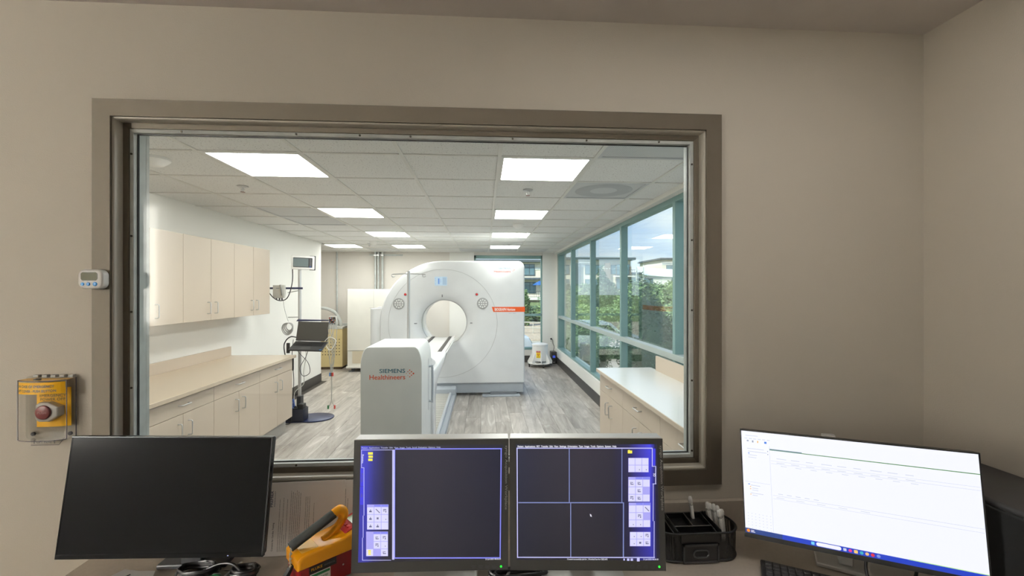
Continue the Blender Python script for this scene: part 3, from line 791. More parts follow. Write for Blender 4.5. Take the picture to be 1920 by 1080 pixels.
for k in range(0, 13):                       # flared mouth
    a = PI/2*k/12; cring(BR+.004+.235*(1-math.cos(a)), GYF+.20-.185*math.sin(a))
cring(.66, GYF+.008); cring(.74, GYF+.002)
cring(.817, GYF)
rings.append([bm.verts.new((p[0], GYF, p[1])) for p in op])
for k in range(1, 6):
    s = k/5; a = PI/2*s
    rings.append([bm.verts.new((p[0]+(q[0]-p[0])*math.sin(a), GYF+.06*(1-math.cos(a)), p[1]+(q[1]-p[1])*math.sin(a))) for p, q in zip(op, oq)])
rings.append([bm.verts.new((q[0], GYR, q[1])) for q in oq])
for A, B in zip(rings, rings[1:]+rings[:1]):
    n = len(A)
    for k in range(n):
        try: bm.faces.new((A[k], A[(k+1) % n], B[(k+1) % n], B[k]))
        except ValueError: pass
obj('cover', bm, M_gan, gt, smooth=32)
def torus(bm, R, r, y, n=96, m=6, cx=bx, cz=bz):
    return tube(bm, [(cx+R*math.cos(2*PI*k/n), y, cz+R*math.sin(2*PI*k/n)) for k in range(n)], r, m, 0, True)
obj('cover_seam', torus(bm_new(), .817, .0026, GYF+.0005), mat('light_seam', (170, 170, 168), .5), gt)
obj('bore_ring', torus(bm_new(), BR+.002, .004, GYF+.205), M_seam, gt)
obj('base_skirt', prism(bm_new(), [(bx-.945, GYF+.02), (gx1-.03, GYF+.02), (gx1-.012, GYF+.035), (gx1-.006, GYF+.07), (gx1-.006, GYR-.02), (bx-.945, GYR-.02)], 'z', .045, .204), M_gray, gt)
obj('skirt_lip', prism(bm_new(), [(bx-.955, GYF+.005), (gx1-.05, GYF+.005), (gx1-.01, GYF+.02), (gx1+.001, GYF+.06), (gx1+.001, GYR-.01), (bx-.955, GYR-.01)], 'z', .190, .206), M_gray, gt)
obj('floor_plate', BX(-.02, .55, 6.66, 7.4, .0, .022, .004), M_gray, gt)
obj('foot', BX(.1, .5, 6.72, 7.3, .02, .06), M_grayd, gt)
# side console on the left (lower white box with a flat top)
obj('side_cover', prism(bm_new(), rrect(.36, .85, .10, 8, -1.545, 7.22), 'z', .05, 1.335, .02, 3), M_gan, gt, smooth=40)
obj('cover_joint', BX(-1.715, -1.33, 6.79, 6.80, 1.336, 1.341), M_seam, gt)
# display
d = obj('display', prism(bm_new(), rrect(.185, .135, .008, 4, -.648, 1.744), 'y', GYF-.004, GYF+.004), emit('gantry_display', (196, 218, 236), .95), gt)
bm = bm_new()
box(bm, -.690, -.668, GYF-.0055, GYF-.004, 1.70, 1.785)
for z in (1.755, 1.728): box(bm, -.655, -.645, GYF-.0055, GYF-.004, z, z+.01)
for z in (1.78, 1.752, 1.70): box(bm, -.733, -.724, GYF-.0055, GYF-.004, z, z+.006)
obj('display_icon', bm, emit('display_blue', (112, 156, 228), .9), d)
obj('display_pane', BX(-.622, -.562, GYF-.0055, GYF-.004, 1.69, 1.80), emit('display_pale', (176, 200, 222), .9), d)
# control panels
def panel(cx, cz):
    p = obj('control_panel', prism(bm_new(), circ(.082, 40, cx, cz), 'y', GYF-.006, GYF+.004, .003), mat('panel_grey', (168, 168, 166), .35), gt, smooth=40)
    obj('panel_rim', torus(bm_new(), .082, .0035, GYF-.005, 40, 5, cx, cz), mat('panel_rim', (150, 150, 148), .35), p)
    bm = bm_new()
    for k in range(10):
        a = 2*PI*k/10+.3; prism(bm, circ(.0125, 12, cx+.055*math.cos(a), cz+.055*math.sin(a)), 'y', GYF-.009, GYF-.005)
    for k in range(4):
        a = 2*PI*k/4+.78; prism(bm, rrect(.024, .02, .004, 2, cx+.024*math.cos(a), cz+.024*math.sin(a)), 'y', GYF-.009, GYF-.005)
    obj('button', bm, mat('panel_button', (226, 226, 224), .3), p)
    bm = bm_new()
    for k in range(10):
        a = 2*PI*k/10+.62; prism(bm, circ(.006, 8, cx+.04*math.cos(a), cz+.04*math.sin(a)), 'y', GYF-.0075, GYF-.005)
    obj('button_mark', bm, M_printg, p)
panel(-1.273, 1.402); panel(-.017, 1.406)
for x in (-1.178, -.106):
    e = obj('stop_button', prism(bm_new(), circ(.017, 20, x, 1.543), 'y', GYF-.012, GYF+.003, .004), M_red, gt, smooth=50)
    obj('button_ring', torus(bm_new(), .0195, .003, GYF-.001, 24, 5, x, 1.543), M_seam, e)
# alignment marks
def mouth_y(r):
    a = math.acos(max(-1, min(1, 1-(r-BR-.004)/.235))); return GYF+.20-.185*math.sin(a)
for dx, dz, w, h in ((-.422, -.005, .04, .012), (.422, -.002, .034, .012), (-.02, .415, .012, .038)):
    r = math.hypot(dx, dz); y = mouth_y(r)
    obj('alignment_mark', BX(bx+dx-w/2, bx+dx+w/2, y-.014, y+.02, bz+dz-h/2, bz+dz+h/2), M_printg, gt)
# orange stripe and print
st = obj('stripe', prism(bm_new(), [(.122, 1.353), (.628, 1.353), (.628, 1.276), (.146, 1.276)], 'y', GYF-.0015, GYF+.012), M_orange, gt)
obj('stripe_end', BX(gx1-.003, gx1+.0025, GYF+.01, GYR-.05, 1.276, 1.353), M_orange, gt)
obj('stripe_text', text('BIOGRAPH Horizon', .312, .043, Tm(.322, GYF-.0025, 1.314), .02), M_print, st)
obj('small_print', text('20 ROT | 3RING', .105, .013, Tm(.435, GYF-.0006, 1.254)), M_printg, gt)
def logo(parent, cx, cz, w, y):
    """two-line maker's logo: teal capitals over orange lower case, dotted arrow at the right"""
    k = w/.340
    obj('logo_top', text('SIEMENS', .246*k, .040*k, Tm(cx+.047*k, y, cz+.030*k), .014), M_logo_t, parent)
    obj('logo_bottom', text('Healthineers', .342*k, .046*k, Tm(cx, y, cz-.030*k), .012), M_logo_o, parent)
    bm = bm_new()
    for dx, dz, r in ((.182, .003, .0035), (.196, .021, .0045), (.196, -.016, .0035), (.214, .036, .006), (.214, .003, .0055), (.214, -.028, .0055), (.231, .020, .0065), (.231, -.013, .006), (.249, .003, .0085)):
        prism(bm, circ(r*k, 16, cx+dx*k, cz+dz*k), 'y', y-.0003, y+.0003)
    obj('logo_dots', bm, M_logo_o, parent)
logo(gt, .283, 1.917, .250, GYF-.0006)
bm = bm_new(); prism(bm, circ(.009, 16, -.17, .62), 'y', GYF-.008, GYF+.002, .002); obj('plug', bm, M_ganm, gt)

# ================================================================== PATIENT TABLE
CY = 3.10; cx0, cx1, ct = -.846, -.428, 1.212
pt = thing('patient_table', 'white scanner table with a tall end cap and floor rail leading into the bore', 'table', (-.64, 4.6, 0))
prof = [(cx0, .03), (cx0, 1.06)]
prof += [(cx0+.055-.055*math.cos(a), 1.08+.132*math.sin(a)) for a in [PI/2*k/10 for k in range(11)]]
prof += [(cx1-.055+.055*math.sin(a), 1.08+.132*math.cos(a)) for a in [PI/2*k/10 for k in range(11)]]
prof += [(cx1, 1.06), (cx1, .03)]
cap = obj('end_cap', prism(bm_new(), prof, 'y', CY, CY+.53, .005, 3), M_ganm, pt, smooth=35)
logo(cap, -.663, 1.6-.575, .242, CY-.0006)
# handle in a recess on the right side of the cap
obj('handle_recess', prism(bm_new(), rrect(.07, .40, .034, 8, CY+.385, .872), 'x', cx1-.001, cx1+.0015), mat('recess_grey', (208, 210, 210), .4), cap)
obj('grip_handle', tube(bm_new(), [(cx1-.002, CY+.385, 1.010), (cx1+.02, CY+.385, 1.012), (cx1+.028, CY+.385, 1.0), (cx1+.028, CY+.385, .752), (cx1+.02, CY+.385, .74), (cx1-.002, CY+.385, .742)], .0085, 10, 3), M_gray, cap, smooth=60)
# pedestal and cantilever arm (side profile in y,z)
side = [(CY+.52, .03), (3.80, .03), (3.80, .70), (3.92, .79), (4.25, .83), (4.62, .86), (4.90, .905), (4.90, .93), (CY+.52, .95)]
obj('pedestal', prism(bm_new(), side, 'x', -.865, -.405, .02, 3), M_gan, pt, smooth=40)
obj('shoulder_cover', prism(bm_new(), [(CY+.50, .5), (CY+.50, 1.13), (CY+.62, 1.05), (CY+.95, .97), (CY+.95, .93), (CY+.80, .80)], 'x', -.84, -.434, .02, 3), M_gan, pt, smooth=40)
# pallet: concave cradle, tapered slightly to the head end
def pallet(x0, x1, ya, yb, z, dip, th):
    bm = bm_new(); n = 14; A = []; B = []
    for y in (ya, yb):
        top = [bm.verts.new((x0+(x1-x0)*k/n, y, z-dip*(1-(2*k/n-1)**2))) for k in range(n+1)]
        bot = [bm.verts.new((x0+.02+(x1-x0-.04)*k/n, y, z-th-dip*(1-(2*k/n-1)**2))) for k in range(n+1)]
        A.append(top); B.append(bot)
    for k in range(n):
        bm.faces.new((A[0][k], A[0][k+1], A[1][k+1], A[1][k])); bm.faces.new((B[0][k+1], B[0][k], B[1][k], B[1][k+1]))
    for s in (0, 1): bm.faces.new(A[s]+B[s][::-1])
    bm.faces.new((A[0][0], A[1][0], B[1][0], B[0][0])); bm.faces.new((A[0][n], B[0][n], B[1][n], A[1][n]))
    return bm
obj('pallet', pallet(-.842, -.438, 4.0, 6.95, .902, .028, .035), M_gan, pt, smooth=40)
for x in (-.775, -.515):
    obj('pad_strip', BX(x-.022, x+.022, 4.62, 6.9, .886, .8935), M_strap, pt)
obj('pallet_rail', BX(-.438, -.425, 4.05, 6.6, .875, .893, .004), M_ganm, pt)
obj('underframe', BX(-.80, -.48, 4.6, 6.55, .80, .865, .02), M_gan, pt, smooth=40)
# IV pole on the table
iv = obj('infusion_pole', (lambda b: cyl(b, (-.632, 3.78, .95), (-.632, 3.78, 1.766), .0125, n=16))(bm_new()), M_chrome, pt, smooth=50)
bm = bm_new(); tube(bm, [(-.76, 3.78, 1.739), (-.632, 3.78, 1.742), (-.505, 3.78, 1.739)], .0048, 6, 0)
for s in (-1, 1):
    c = (-.632+s*.128, 3.78, 1.727)
    tube(bm, [(c[0]+.014*math.cos(a), c[1]+.004*math.sin(a), c[2]+.012*math.sin(a)) for a in [2*PI*k/14+.6 for k in range(13)]], .0042, 6, 0)
obj('hook', bm, M_chrome, iv, smooth=60)
# floor track
obj('floor_track', BX(-.86, -.50, 3.75, 6.56, .0, .10), M_trackf, pt)
bm = bm_new()
for k in range(28): box(bm, -.85, -.51, 3.8+.098*k, 3.8+.098*k+.012, .1, .1015)
obj('track_rib', bm, mat('track_rib', (160, 158, 150), .5), pt)['kind'] = 'stuff'
bm = bm_new(); box(bm, -.50, -.47, 3.75, 6.56, 0, .115, .004); obj('track_rail', bm, M_trimfilm, pt)
bm = bm_new(); box(bm, -.47, -.415, 3.75, 6.56, 0, .075, .006); obj('track_rail', bm, M_gray, pt)
obj('track_end', BX(-.88, -.41, 6.50, 6.745, .0, .165, .02), M_gray, pt, smooth=40)

# ================================================================== BACK EQUIPMENT
t = thing('equipment_cabinet', 'tall white equipment cabinet behind the scanner on the left', 'cabinet', (-2.2, 9.2, 0))
obj('body', BX(-2.682, -1.62, 8.9, 9.6, .42, 1.631, .008), M_ewhite, t)
obj('lower_body', BX(-2.682, -1.62, 8.91, 9.6, .075, .415, .006), M_ewhite, t)
obj('grille', BX(-2.585, -1.8, 8.904, 8.92, .165, .405), mat('beige_grille', (206, 194, 170), .7, bump=(300, .6)), t)
obj('plinth', BX(-2.70, -1.6, 8.88, 9.6, .075, .11), M_ewhite, t)
obj('door_seam', BX(-2.17, -2.167, 8.8985, 8.90, .42, 1.63), M_seam, t)
for x in (-2.60, -1.72):
    b = bm_new(); cyl(b, (x, 9.0, 0), (x, 9.0, .08), .03, n=10); cyl(b, (x-.02, 8.98, .0), (x-.02, 8.98, .012), .06, n=12); obj('foot', b, M_grayd, t)
t = thing('chiller', 'tan perforated metal chiller unit behind the rolling cart', 'chiller', (-3.2, 9.35, 0))
obj('body', BX(-3.65, -2.868, 9.2, 9.54, .05, .82, .006), M_tan, t)
obj('lid', BX(-3.66, -2.86, 9.19, 9.55, .82, .865, .006), M_egray, t)
obj('plinth', BX(-3.63, -2.89, 9.22, 9.52, 0, .05), M_hole, t)
bm = bm_new()
for i in range(7):
    for j in range(6): prism(bm, circ(.011, 8, -3.26+.055*i, .30+.062*j), 'y', 9.1975, 9.2005)
obj('vent_hole', bm, M_hole, t)['kind'] = 'stuff'
b = tube(bm_new(), [(-3.62, 9.40, 1.16), (-3.35, 9.4, 1.24), (-3.10, 9.4, 1.16), (-2.98, 9.4, .98), (-2.96, 9.4, .86)], .032, 10)
obj('hose', b, M_steel, t, smooth=60)
# conduits
for x, z0, lab in ((-2.352, .3, 'leftmost of the three steel conduits above the tall white cabinet'), (-2.29, .3, 'middle one of the three steel conduits above the tall white cabinet'), (-2.20, .3, 'rightmost of the three steel conduits above the tall white cabinet')):
    t = thing('conduit', lab, 'conduit', (x, YB-.06, 0), group='steel conduits on the far wall')
    b = bm_new(); cyl(b, (x, YB-.06, z0), (x, YB-.06, HC), .022, n=12); obj('pipe', b, M_steel, t, smooth=50)
    obj('clamp', BX(x-.03, x+.03, YB-.086, YB-.03, 2.352, 2.392, .004), M_chrome, t)
t = tag(obj('strut', BX(-2.48, -1.777, YB-.038, YB, 2.36, 2.395), M_steel, loc=(-2.1, YB, 2.36)), 'horizontal steel strut behind the three conduits', 'strut')
t = thing('conduit', 'single thin steel conduit above the tan chiller', 'conduit', (-3.173, YB-.04, 0), group='steel conduits on the far wall')
b = bm_new(); cyl(b, (-3.173, YB-.04, .82), (-3.173, YB-.04, HC), .018, n=12); obj('pipe', b, M_steel, t, smooth=50)
obj('joint', BX(-3.21, -3.14, YB-.07, YB-.01, .80, .87, .006), M_steel, t)
tag(obj('wall_channel', BX(-3.13, -2.5, YB-.05, YB, .83, .895, .004), M_steel, loc=(-3, YB, .83)), 'horizontal grey steel channel on the far wall behind the chiller', 'channel')

# shielded drum on casters
t = thing('shielded_drum', 'white shielded drum on casters with a yellow radiation sticker', 'drum', (1.185, 9.30, 0))
obj('barrel', lathe(bm_new(), [(.001, .13), (.165, .13), (.168, .20), (.165, .445), (.172, .45), (.172, .475), (.155, .485), (.12, .492), (.001, .495)], 32), M_whitep, t, world=False, smooth=40)
bm = bm_new()
for k in range(8):
    a = 2*PI*k/8; M = Tm(0, 0, 0) @ Matrix.Rotation(a, 4, 'Z')
    prism(bm, [(.165, .088), (.262, .088), (.262, .12), (.175, .28), (.165, .28)], 'y', -.006, .006, M=M)
obj('rib', bm, M_whitep, t, world=False)
obj('base_plate', lathe(bm_new(), [(.001, .075), (.268, .075), (.268, .088), (.001, .088)], 8, Rm(22.5, 'Z')), M_whitep, t, world=False)
for k in range(4):
    a = math.radians(-90+90*k+10); c = (.235*math.cos(a), .235*math.sin(a))
    b = bm_new(); cyl(b, (c[0]-.012, c[1], .032), (c[0]+.012, c[1], .032), .032, n=16); box(b, c[0]-.016, c[0]+.016, c[1]-.02, c[1]+.02, .04, .078, .003)
    obj('caster', b, M_dgray, t, world=False)
bm = bm_new()
for k in range(4):
    a = math.radians(-60+90*k); box(bm, .165*math.cos(a)-.012, .165*math.cos(a)+.012, .165*math.sin(a)-.012, .165*math.sin(a)+.012, .43, .455, .003)
obj('lid_clamp', bm, M_whitep, t, world=False)
def arc_sheet(r, a0, a1, z0, z1, n=10, off=0.):
    b = bmesh.new(); A = []
    for k in range(n+1):
        a = math.radians(a0+(a1-a0)*k/n); A.append((b.verts.new((r*math.cos(a), r*math.sin(a), z0)), b.verts.new((r*math.cos(a), r*math.sin(a), z1))))
    for p, q in zip(A, A[1:]): b.faces.new((p[0], q[0], q[1], p[1]))
    return b
def wrap(b, r, a_c):
    """bend a text standing at y=0 onto a cylinder about Z"""
    for v in b.verts:
        a = math.radians(a_c)+v.co.x/r; rr = r-v.co.y; v.co = Vector((rr*math.cos(a), rr*math.sin(a), v.co.z))
    return b
lb = obj('sticker', arc_sheet(.1685, -124, -94, .20, .345), mat('sticker_yellow', (255, 222, 20), .4), t, world=False)
obj('sticker_head', arc_sheet(.1690, -124, -94, .312, .345), M_red, lb, world=False)
obj('sticker_text', wrap(text('CAUTION', .066, .016, Tm(0, 0, .329)), .1695, -109), M_print, lb, world=False)
obj('sticker_text', wrap(text('RADIOACTIVE\nMATERIAL', .066, .018, Tm(0, 0, .216)), .1695, -109), M_printb, lb, world=False)
b = bmesh.new(); prism(b, circ(.0055, 12, 0, .268), 'y', -.0003, .0003)
for k in range(3):
    a0 = math.radians(30+120*k-60+60)
    pts = [(.009*math.cos(a0+math.radians(d)), .268+.009*math.sin(a0+math.radians(d))) for d in (-30, 0, 30)]+[(.027*math.cos(a0+math.radians(d)), .268+.027*math.sin(a0+math.radians(d))) for d in (30, 10, -10, -30)]
    prism(b, pts, 'y', -.0003, .0003)
obj('trefoil', wrap(b, .1695, -109), M_red, lb, world=False)
# power supply, outlet, cord
t = thing('battery_unit', 'black battery backup unit on the floor in the window corner', 'battery unit', (1.545, 9.68, 0))
obj('case', BX(1.468, 1.588, 9.58, 9.80, 0, .262, .008), M_black, t)
obj('lcd', BX(1.50, 1.556, 9.5775, 9.582, .135, .185), emit('ups_lcd', (60, 90, 230), .8), t)
obj('badge', BX(1.51, 1.546, 9.5785, 9.582, .03, .045), M_silver, t)
t = thing('wall_outlet', 'white wall outlet on the column beside the back window', 'outlet', (1.50, YB-.02, .50))
obj('cover_plate', prism(bm_new(), rrect(.075, .118, .006, 4, 1.50, .50), 'y', YB-.027, YB-.02, .002), M_whitep, t)
for z in (.475, .525): obj('socket', prism(bm_new(), rrect(.034, .03, .01, 4, 1.50, z), 'y', YB-.0285, YB-.026), mat('socket', (205, 202, 196), .4), t)
b = tube(bm_new(), [(1.50, YB-.075, .525), (1.525, YB-.10, .505), (1.535, YB-.1, .43), (1.56, YB-.09, .36), (1.545, YB-.12, .29), (1.53, YB-.15, .262)], .006, 6)
t = thing('power_cable', 'black power cord from the outlet to the battery unit', 'cord', (1.5, YB-.08, .4))
obj('cable', b, M_black, t); obj('plug', BX(1.483, 1.517, YB-.08, YB-.0285, .508, .542, .006), M_black, t)

# ================================================================== ROLLING CART
cx, cyy = -2.279, 5.65
t = thing('equipment_cart', 'chrome pole cart with a blue floor plate standing past the left counter', 'cart', (cx, cyy, 0))
b = bm_new(); cyl(b, (cx, cyy, .176), (cx, cyy, 1.86), .019, n=20); obj('pole', b, M_chrome, t, smooth=50)
obj('floor_plate', prism(bm_new(), [(-2.12+.235*math.cos(a), 5.70+.20*math.sin(a)) for a in [2*PI*k/40 for k in range(40)]], 'z', .004, .016, .003), M_navy, t, smooth=40)
obj('base_arm', prism(bm_new(), [(-2.46, 5.5), (-2.2, 5.52), (-2.05, 5.56), (-2.05, 5.66), (-2.3, 5.72), (-2.46, 5.72)], 'z', .002, .012), M_navy, t)
obj('crossbar', BX(-2.64, -2.235, cyy-.025, cyy-.012, 1.618, 1.642, .004), M_navy, t)
obj('shelf_arm', prism(bm_new(), [(-2.31, 1.222), (-2.29, 1.246), (-1.92, 1.238), (-1.92, 1.226)], 'y', cyy-.035, cyy-.01, .003), M_navy, t)
b = tube(bm_new(), [(-2.42, cyy, 1.27), (-2.28, cyy, 1.272)], .006, 6, 0); obj('peg', b, M_chrome, t)
b = tube(bm_new(), [(-2.42, cyy-.008, 1.575), (-2.29, cyy-.005, 1.60)], .006, 6, 0); obj('peg', b, M_chrome, t)
b = bm_new(); box(b, -2.30, -2.25, 5.60, 5.70, .178, .30, .008); cyl(b, (cx, cyy, .175), (cx, cyy, .20), .035, n=16); obj('pole_clamp', b, M_dgray, t)
# monitor on top
t = thing('patient_monitor', 'white bedside monitor with grey screen on top of the pole cart', 'monitor', (-2.235, cyy, 1.86))
M = Tm(-2.225, cyy-.03, 1.945) @ Rm(18, 'Z') @ Rm(1.5, 'Y')
obj('case', prism(bm_new(), rrect(.262, .17, .012, 5), 'y', -.03, .04, .008, M=M), M_whitep, t, smooth=40)
obj('corner_guard', prism(bm_new(), [(.07, .088), (.138, .088), (.138, -.088), (.07, -.088), (.085, -.074), (.122, -.072), (.124, .070), (.085, .074)], 'y', -.026, .044, .003, M=M), M_dgray, t)
obj('bezel', prism(bm_new(), rrect(.215, .118, .006, 4, -.003, 0), 'y', -.0325, -.028, M=M), M_dgray, t)
obj('screen', prism(bm_new(), rrect(.168, .10, .003, 3, -.024, 0), 'y', -.034, -.030, M=M), mat('grey_lcd', (108, 122, 124), .3), t)
bm = bm_new()
for k in range(5): prism(bm, rrect(.018, .011, .003, 3, .083, .04-.018*k), 'y', -.0345, -.031, M=M)
obj('button', bm, M_printg, t)
obj('button', prism(bm_new(), rrect(.018, .011, .003, 3, .083, -.050), 'y', -.0345, -.031, M=M), mat('blue_key', (50, 90, 180), .4), t)
# interface box
t = thing('interface_box', 'small grey interface box clamped to the cart crossbar, beside the wall cabinet', 'box', (-2.50, cyy-.05, 1.50))
obj('case', prism(bm_new(), [(-2.572, 1.508), (-2.440, 1.508), (-2.430, 1.56), (-2.434, 1.668), (-2.570, 1.668)], 'y', cyy-.075, cyy-.026, .008), M_egray, t, smooth=40)
obj('label', BX(-2.53, -2.49, cyy-.0765, cyy-.0745, 1.628, 1.633), M_navy, t)
bm = bm_new()
for x in (-2.535, -2.50, -2.47): cyl(bm, (x, cyy-.05, 1.51), (x, cyy-.05, 1.485), .009, n=8)
obj('connector', bm, M_dgray, t)
obj('probe', tube(bm_new(), [(-2.478, cyy-.082, 1.672), (-2.465, cyy-.085, 1.62), (-2.455, cyy-.082, 1.54)], .008, 8), mat('probe_grey', (150, 150, 145), .5), t, smooth=50)
# laptop
t = thing('laptop', 'open dark grey laptop held on the pole cart', 'laptop', (-2.11, cyy-.1, 1.0))
M = Tm(-2.10, cyy-.095, .985)
lid = obj('lid', BX(-.188, .188, -.006, .006, 0, .236, .004, M=M @ Rm(-14, 'X') @ Rm(2.0, 'Y')), M_dgray, t)
obj('screen', BX(-.180, .180, -.0075, -.0055, .018, .226, M=M @ Rm(-14, 'X') @ Rm(2.0, 'Y')), mat('laptop_screen', (66, 64, 60), .35), lid)
KB = M @ Rm(2.0, 'Y') @ Rm(21, 'X')
obj('base', BX(-.188, .196, -.225, -.004, -.022, -.002, .005, M=KB), M_dgray, t)
bm = bm_new()
for r in range(5):
    for c in range(15): box(bm, -.168+.0225*c, -.168+.0225*c+.018, -.035-.019*r-.015, -.035-.019*r, -.002, .0005, M=KB)
obj('keyboard', bm, M_black, t)['kind'] = 'stuff'
obj('touchpad', BX(-.07, .05, -.21, -.145, -.0022, -.001, M=KB), mat('touchpad_grey', (74, 74, 74), .4), t)
obj('sticker', BX(.168, .188, -.222, -.205, -.0022, -.001, M=KB), M_blue, t)
obj('tray', BX(-.17, .17, -.2, .02, -.034, -.022, .003, M=KB), M_navyd, t)
# lead wire module
t = thing('lead_module', 'grey lead-wire module with coloured sockets at the right end of the cart arm', 'module', (-1.86, cyy-.03, 1.25))
obj('case', prism(bm_new(), [(-1.905, 1.125), (-1.825, 1.125), (-1.818, 1.19), (-1.818, 1.285), (-1.905, 1.285)], 'y', cyy-.065, cyy-.012, .006), M_egray, t)
obj('socket_panel', BX(-1.90, -1.824, cyy-.0665, cyy-.064, 1.18, 1.275), M_dgray, t)
for k, (c, nm) in enumerate((((196, 60, 50), 'red'), ((230, 226, 220), 'white'), ((60, 110, 190), 'blue'), ((200, 150, 60), 'amber'))):
    bm = bm_new()
    for r in range(3):
        cc = (k+r*2) % 6
        cyl(bm, (-1.893+.0125*cc, cyy-.067, 1.262-.025*r), (-1.893+.0125*cc, cyy-.082, 1.262-.025*r), .005, n=8)
    obj('connector', bm, mat('connector_'+nm, c, .4), t)
# hanging patient leads
t = thing('patient_leads', 'bundle of grey patient lead wires hanging from the module to near the floor', 'cables', (-1.86, cyy-.1, .2))
bm = bm_new()
for k in range(8):
    x = -1.895+.0105*k; w = .030*math.sin(k*1.7)
    tube(bm, [(x, cyy-.08, 1.20), (x+w*.5, cyy-.11, 1.10), (-1.86+.045*math.sin(k*2.3), cyy-.10, .95), (-1.86+.03*math.cos(k*1.3), cyy-.10, .78), (-1.86+.004*(k-4), cyy-.10, .60)], .0028, 5, 5)
tube(bm, [(-1.82, cyy-.08, 1.28), (-1.802, cyy-.1, 1.20), (-1.80, cyy-.1, 1.05), (-1.835, cyy-.1, .72), (-1.85, cyy-.1, .60)], .0045, 6)
obj('wire', bm, M_cable_g, t, smooth=60)
bm = bm_new()
for s in (-1, 1): tube(bm, [(-1.86+s*.003, cyy-.1, .60), (-1.86+s*.004, cyy-.1, .40), (-1.86+s*.003, cyy-.1, .26), (-1.86+s*.02, cyy-.1, .205), (-1.86+s*.035, cyy-.1, .175)], .0032, 5)
obj('wire', bm, M_cable_g, t, smooth=60)
for x, z, c, nm in ((-1.878, .575, (60, 120, 190), 'blue'), (-1.862, .575, (110, 70, 50), 'brown'), (-1.846, .575, (196, 50, 44), 'red'), (-1.900, .175, (50, 120, 70), 'green'), (-1.822, .175, (210, 90, 80), 'salmon')):
    obj('clip', BX(x-.008, x+.008, cyy-.112, cyy-.088, z-.022, z+.022, .003), mat('clip_'+nm, c, .4), t)
# cables on the cart
t = thing('cable_coil', 'grey cable coiled and hung on the left of the laptop', 'cable', (-2.39, cyy-.03, 1.05))
bm = bm_new()
for k in range(9):
    r = .046+.0035*k; c = (-2.392+.006*math.sin(k*2), cyy-.03-.007*k, 1.157-.003*k)
    tube(bm, [(c[0]+r*.85*math.cos(a), c[1]+.008*math.sin(a*2), c[2]+r*math.sin(a)) for a in [2*PI*j/18 for j in range(18)]], .0046, 5, 2, True)
obj('loop', bm, M_cable_g, t, smooth=60)
obj('lead', tube(bm_new(), [(-2.452, cyy-.06, 1.49), (-2.44, cyy-.05, 1.37), (-2.40, cyy-.04, 1.22)], .003, 5), M_cable_g, t)
def cable(label, pts, r, m, n=6):
    return tag(obj('cable', tube(bm_new(), pts, r, n), m, loc=pts[0], smooth=60), label, 'cable')
y = cyy-.05
cable('black cable looping from the bedside monitor to the wall cabinet end', [(-2.345, y, 1.87), (-2.34, y-.02, 1.70), (-2.385, y-.04, 1.52), (-2.47, y-.05, 1.478), (-2.56, y-.04, 1.52), (-2.66, y, 1.63)], .006, M_black)
cable('thin black cable looping below the laptop', [(-2.10, y-.1, .955), (-2.16, y-.06, .80), (-2.235, y-.05, .66), (-2.20, y-.05, .56), (-2.12, y-.05, .60), (-2.14, y-.05, .72), (-2.24, y-.04, .83), (-2.30, y-.03, .91), (-2.31, y-.03, .965)], .0035, M_black)
cable('thick black cable curving from the laptop behind the counter end', [(-2.28, y-.04, 1.03), (-2.36, y-.02, 1.035), (-2.42, y-.02, .98), (-2.445, y, .88), (-2.40, y+.02, .60), (-2.38, y+.02, .35), (-2.37, y, .26)], .007, M_black)
cable('white cable dropping from the laptop along the chrome pole', [(-2.18, y-.06, .96), (-2.17, y-.03, .80), (-2.20, y-.03, .62), (-2.20, y-.03, .46), (-2.30, y-.04, .36), (-2.31, y-.05, .20), (-2.36, y-.06, .155)], .0045, M_cable_w)
cable('white cable bowing from the laptop corner to the patient leads', [(-1.93, y-.08, .985), (-1.87, y-.09, 1.035), (-1.80, y-.08, .99), (-1.84, y-.08, .90), (-1.88, y-.08, .88), (-1.93, y-.08, .955)], .005, M_cable_w)
cable('thin black cable hanging down the left of the chrome pole', [(-2.335, y, 1.0), (-2.35, y, .80), (-2.33, y, .50), (-2.345, y, .27)], .004, M_black)
cable('black cord trailing on the floor in front of the computer box', [(-2.31, 5.49, .2), (-2.305, 5.475, .06), (-2.33, 5.46, .006), (-2.42, 5.44, .006), (-2.50, 5.44, .006)], .005, M_black)
tag(obj('power_adapter', BX(-2.375, -2.330, y-.02, y+.01, .62, .77, .006), M_black, loc=(-2.35, y, .62)), 'lower black power adapter strapped to the chrome pole', 'adapter', 'power adapters on the cart')
tag(obj('power_adapter', BX(-2.408, -2.372, y-.03, y, .835, .96, .006, M=Tm(0, 0, 0)), M_black, loc=(-2.39, y, .835)), 'upper black power adapter hanging by the counter end', 'adapter', 'power adapters on the cart')
t = thing('computer_box', 'dark blue-black computer box on the cart base beside the counter', 'computer', (-2.33, 5.58, .016))
obj('case', BX(-2.46, -2.176, 5.50, 5.66, .016, .165, .012), M_navyd, t, smooth=40)
obj('top_plate', BX(-2.45, -2.186, 5.51, 5.65, .165, .172, .003), M_black, t)
t = tag(obj('power_strip', BX(-2.25, -2.18, 5.50, 5.60, .173, .225, .010), M_black, loc=(-2.21, 5.5, .172)), 'black power brick lying on the dark computer box', 'power brick')
bm = bm_new(); 
for k in range(4): tube(bm, [(-2.40+.02*k, 5.55, .175), (-2.38+.015*k, 5.53, .24-.01*k), (-2.33, 5.53, .21+.012*k), (-2.30+.008*k, 5.55, .176)], .005, 6)
tag(obj('cable', bm, M_black, loc=(-2.35, 5.54, .172), smooth=60), 'tangle of black cables on top of the dark computer box', 'cables')
b = tube(bm_new(), [(-2.30, 5.505, .176), (-2.305, 5.495, .24), (-2.295, 5.50, .29), (-2.285, 5.51, .2)], .008, 6)
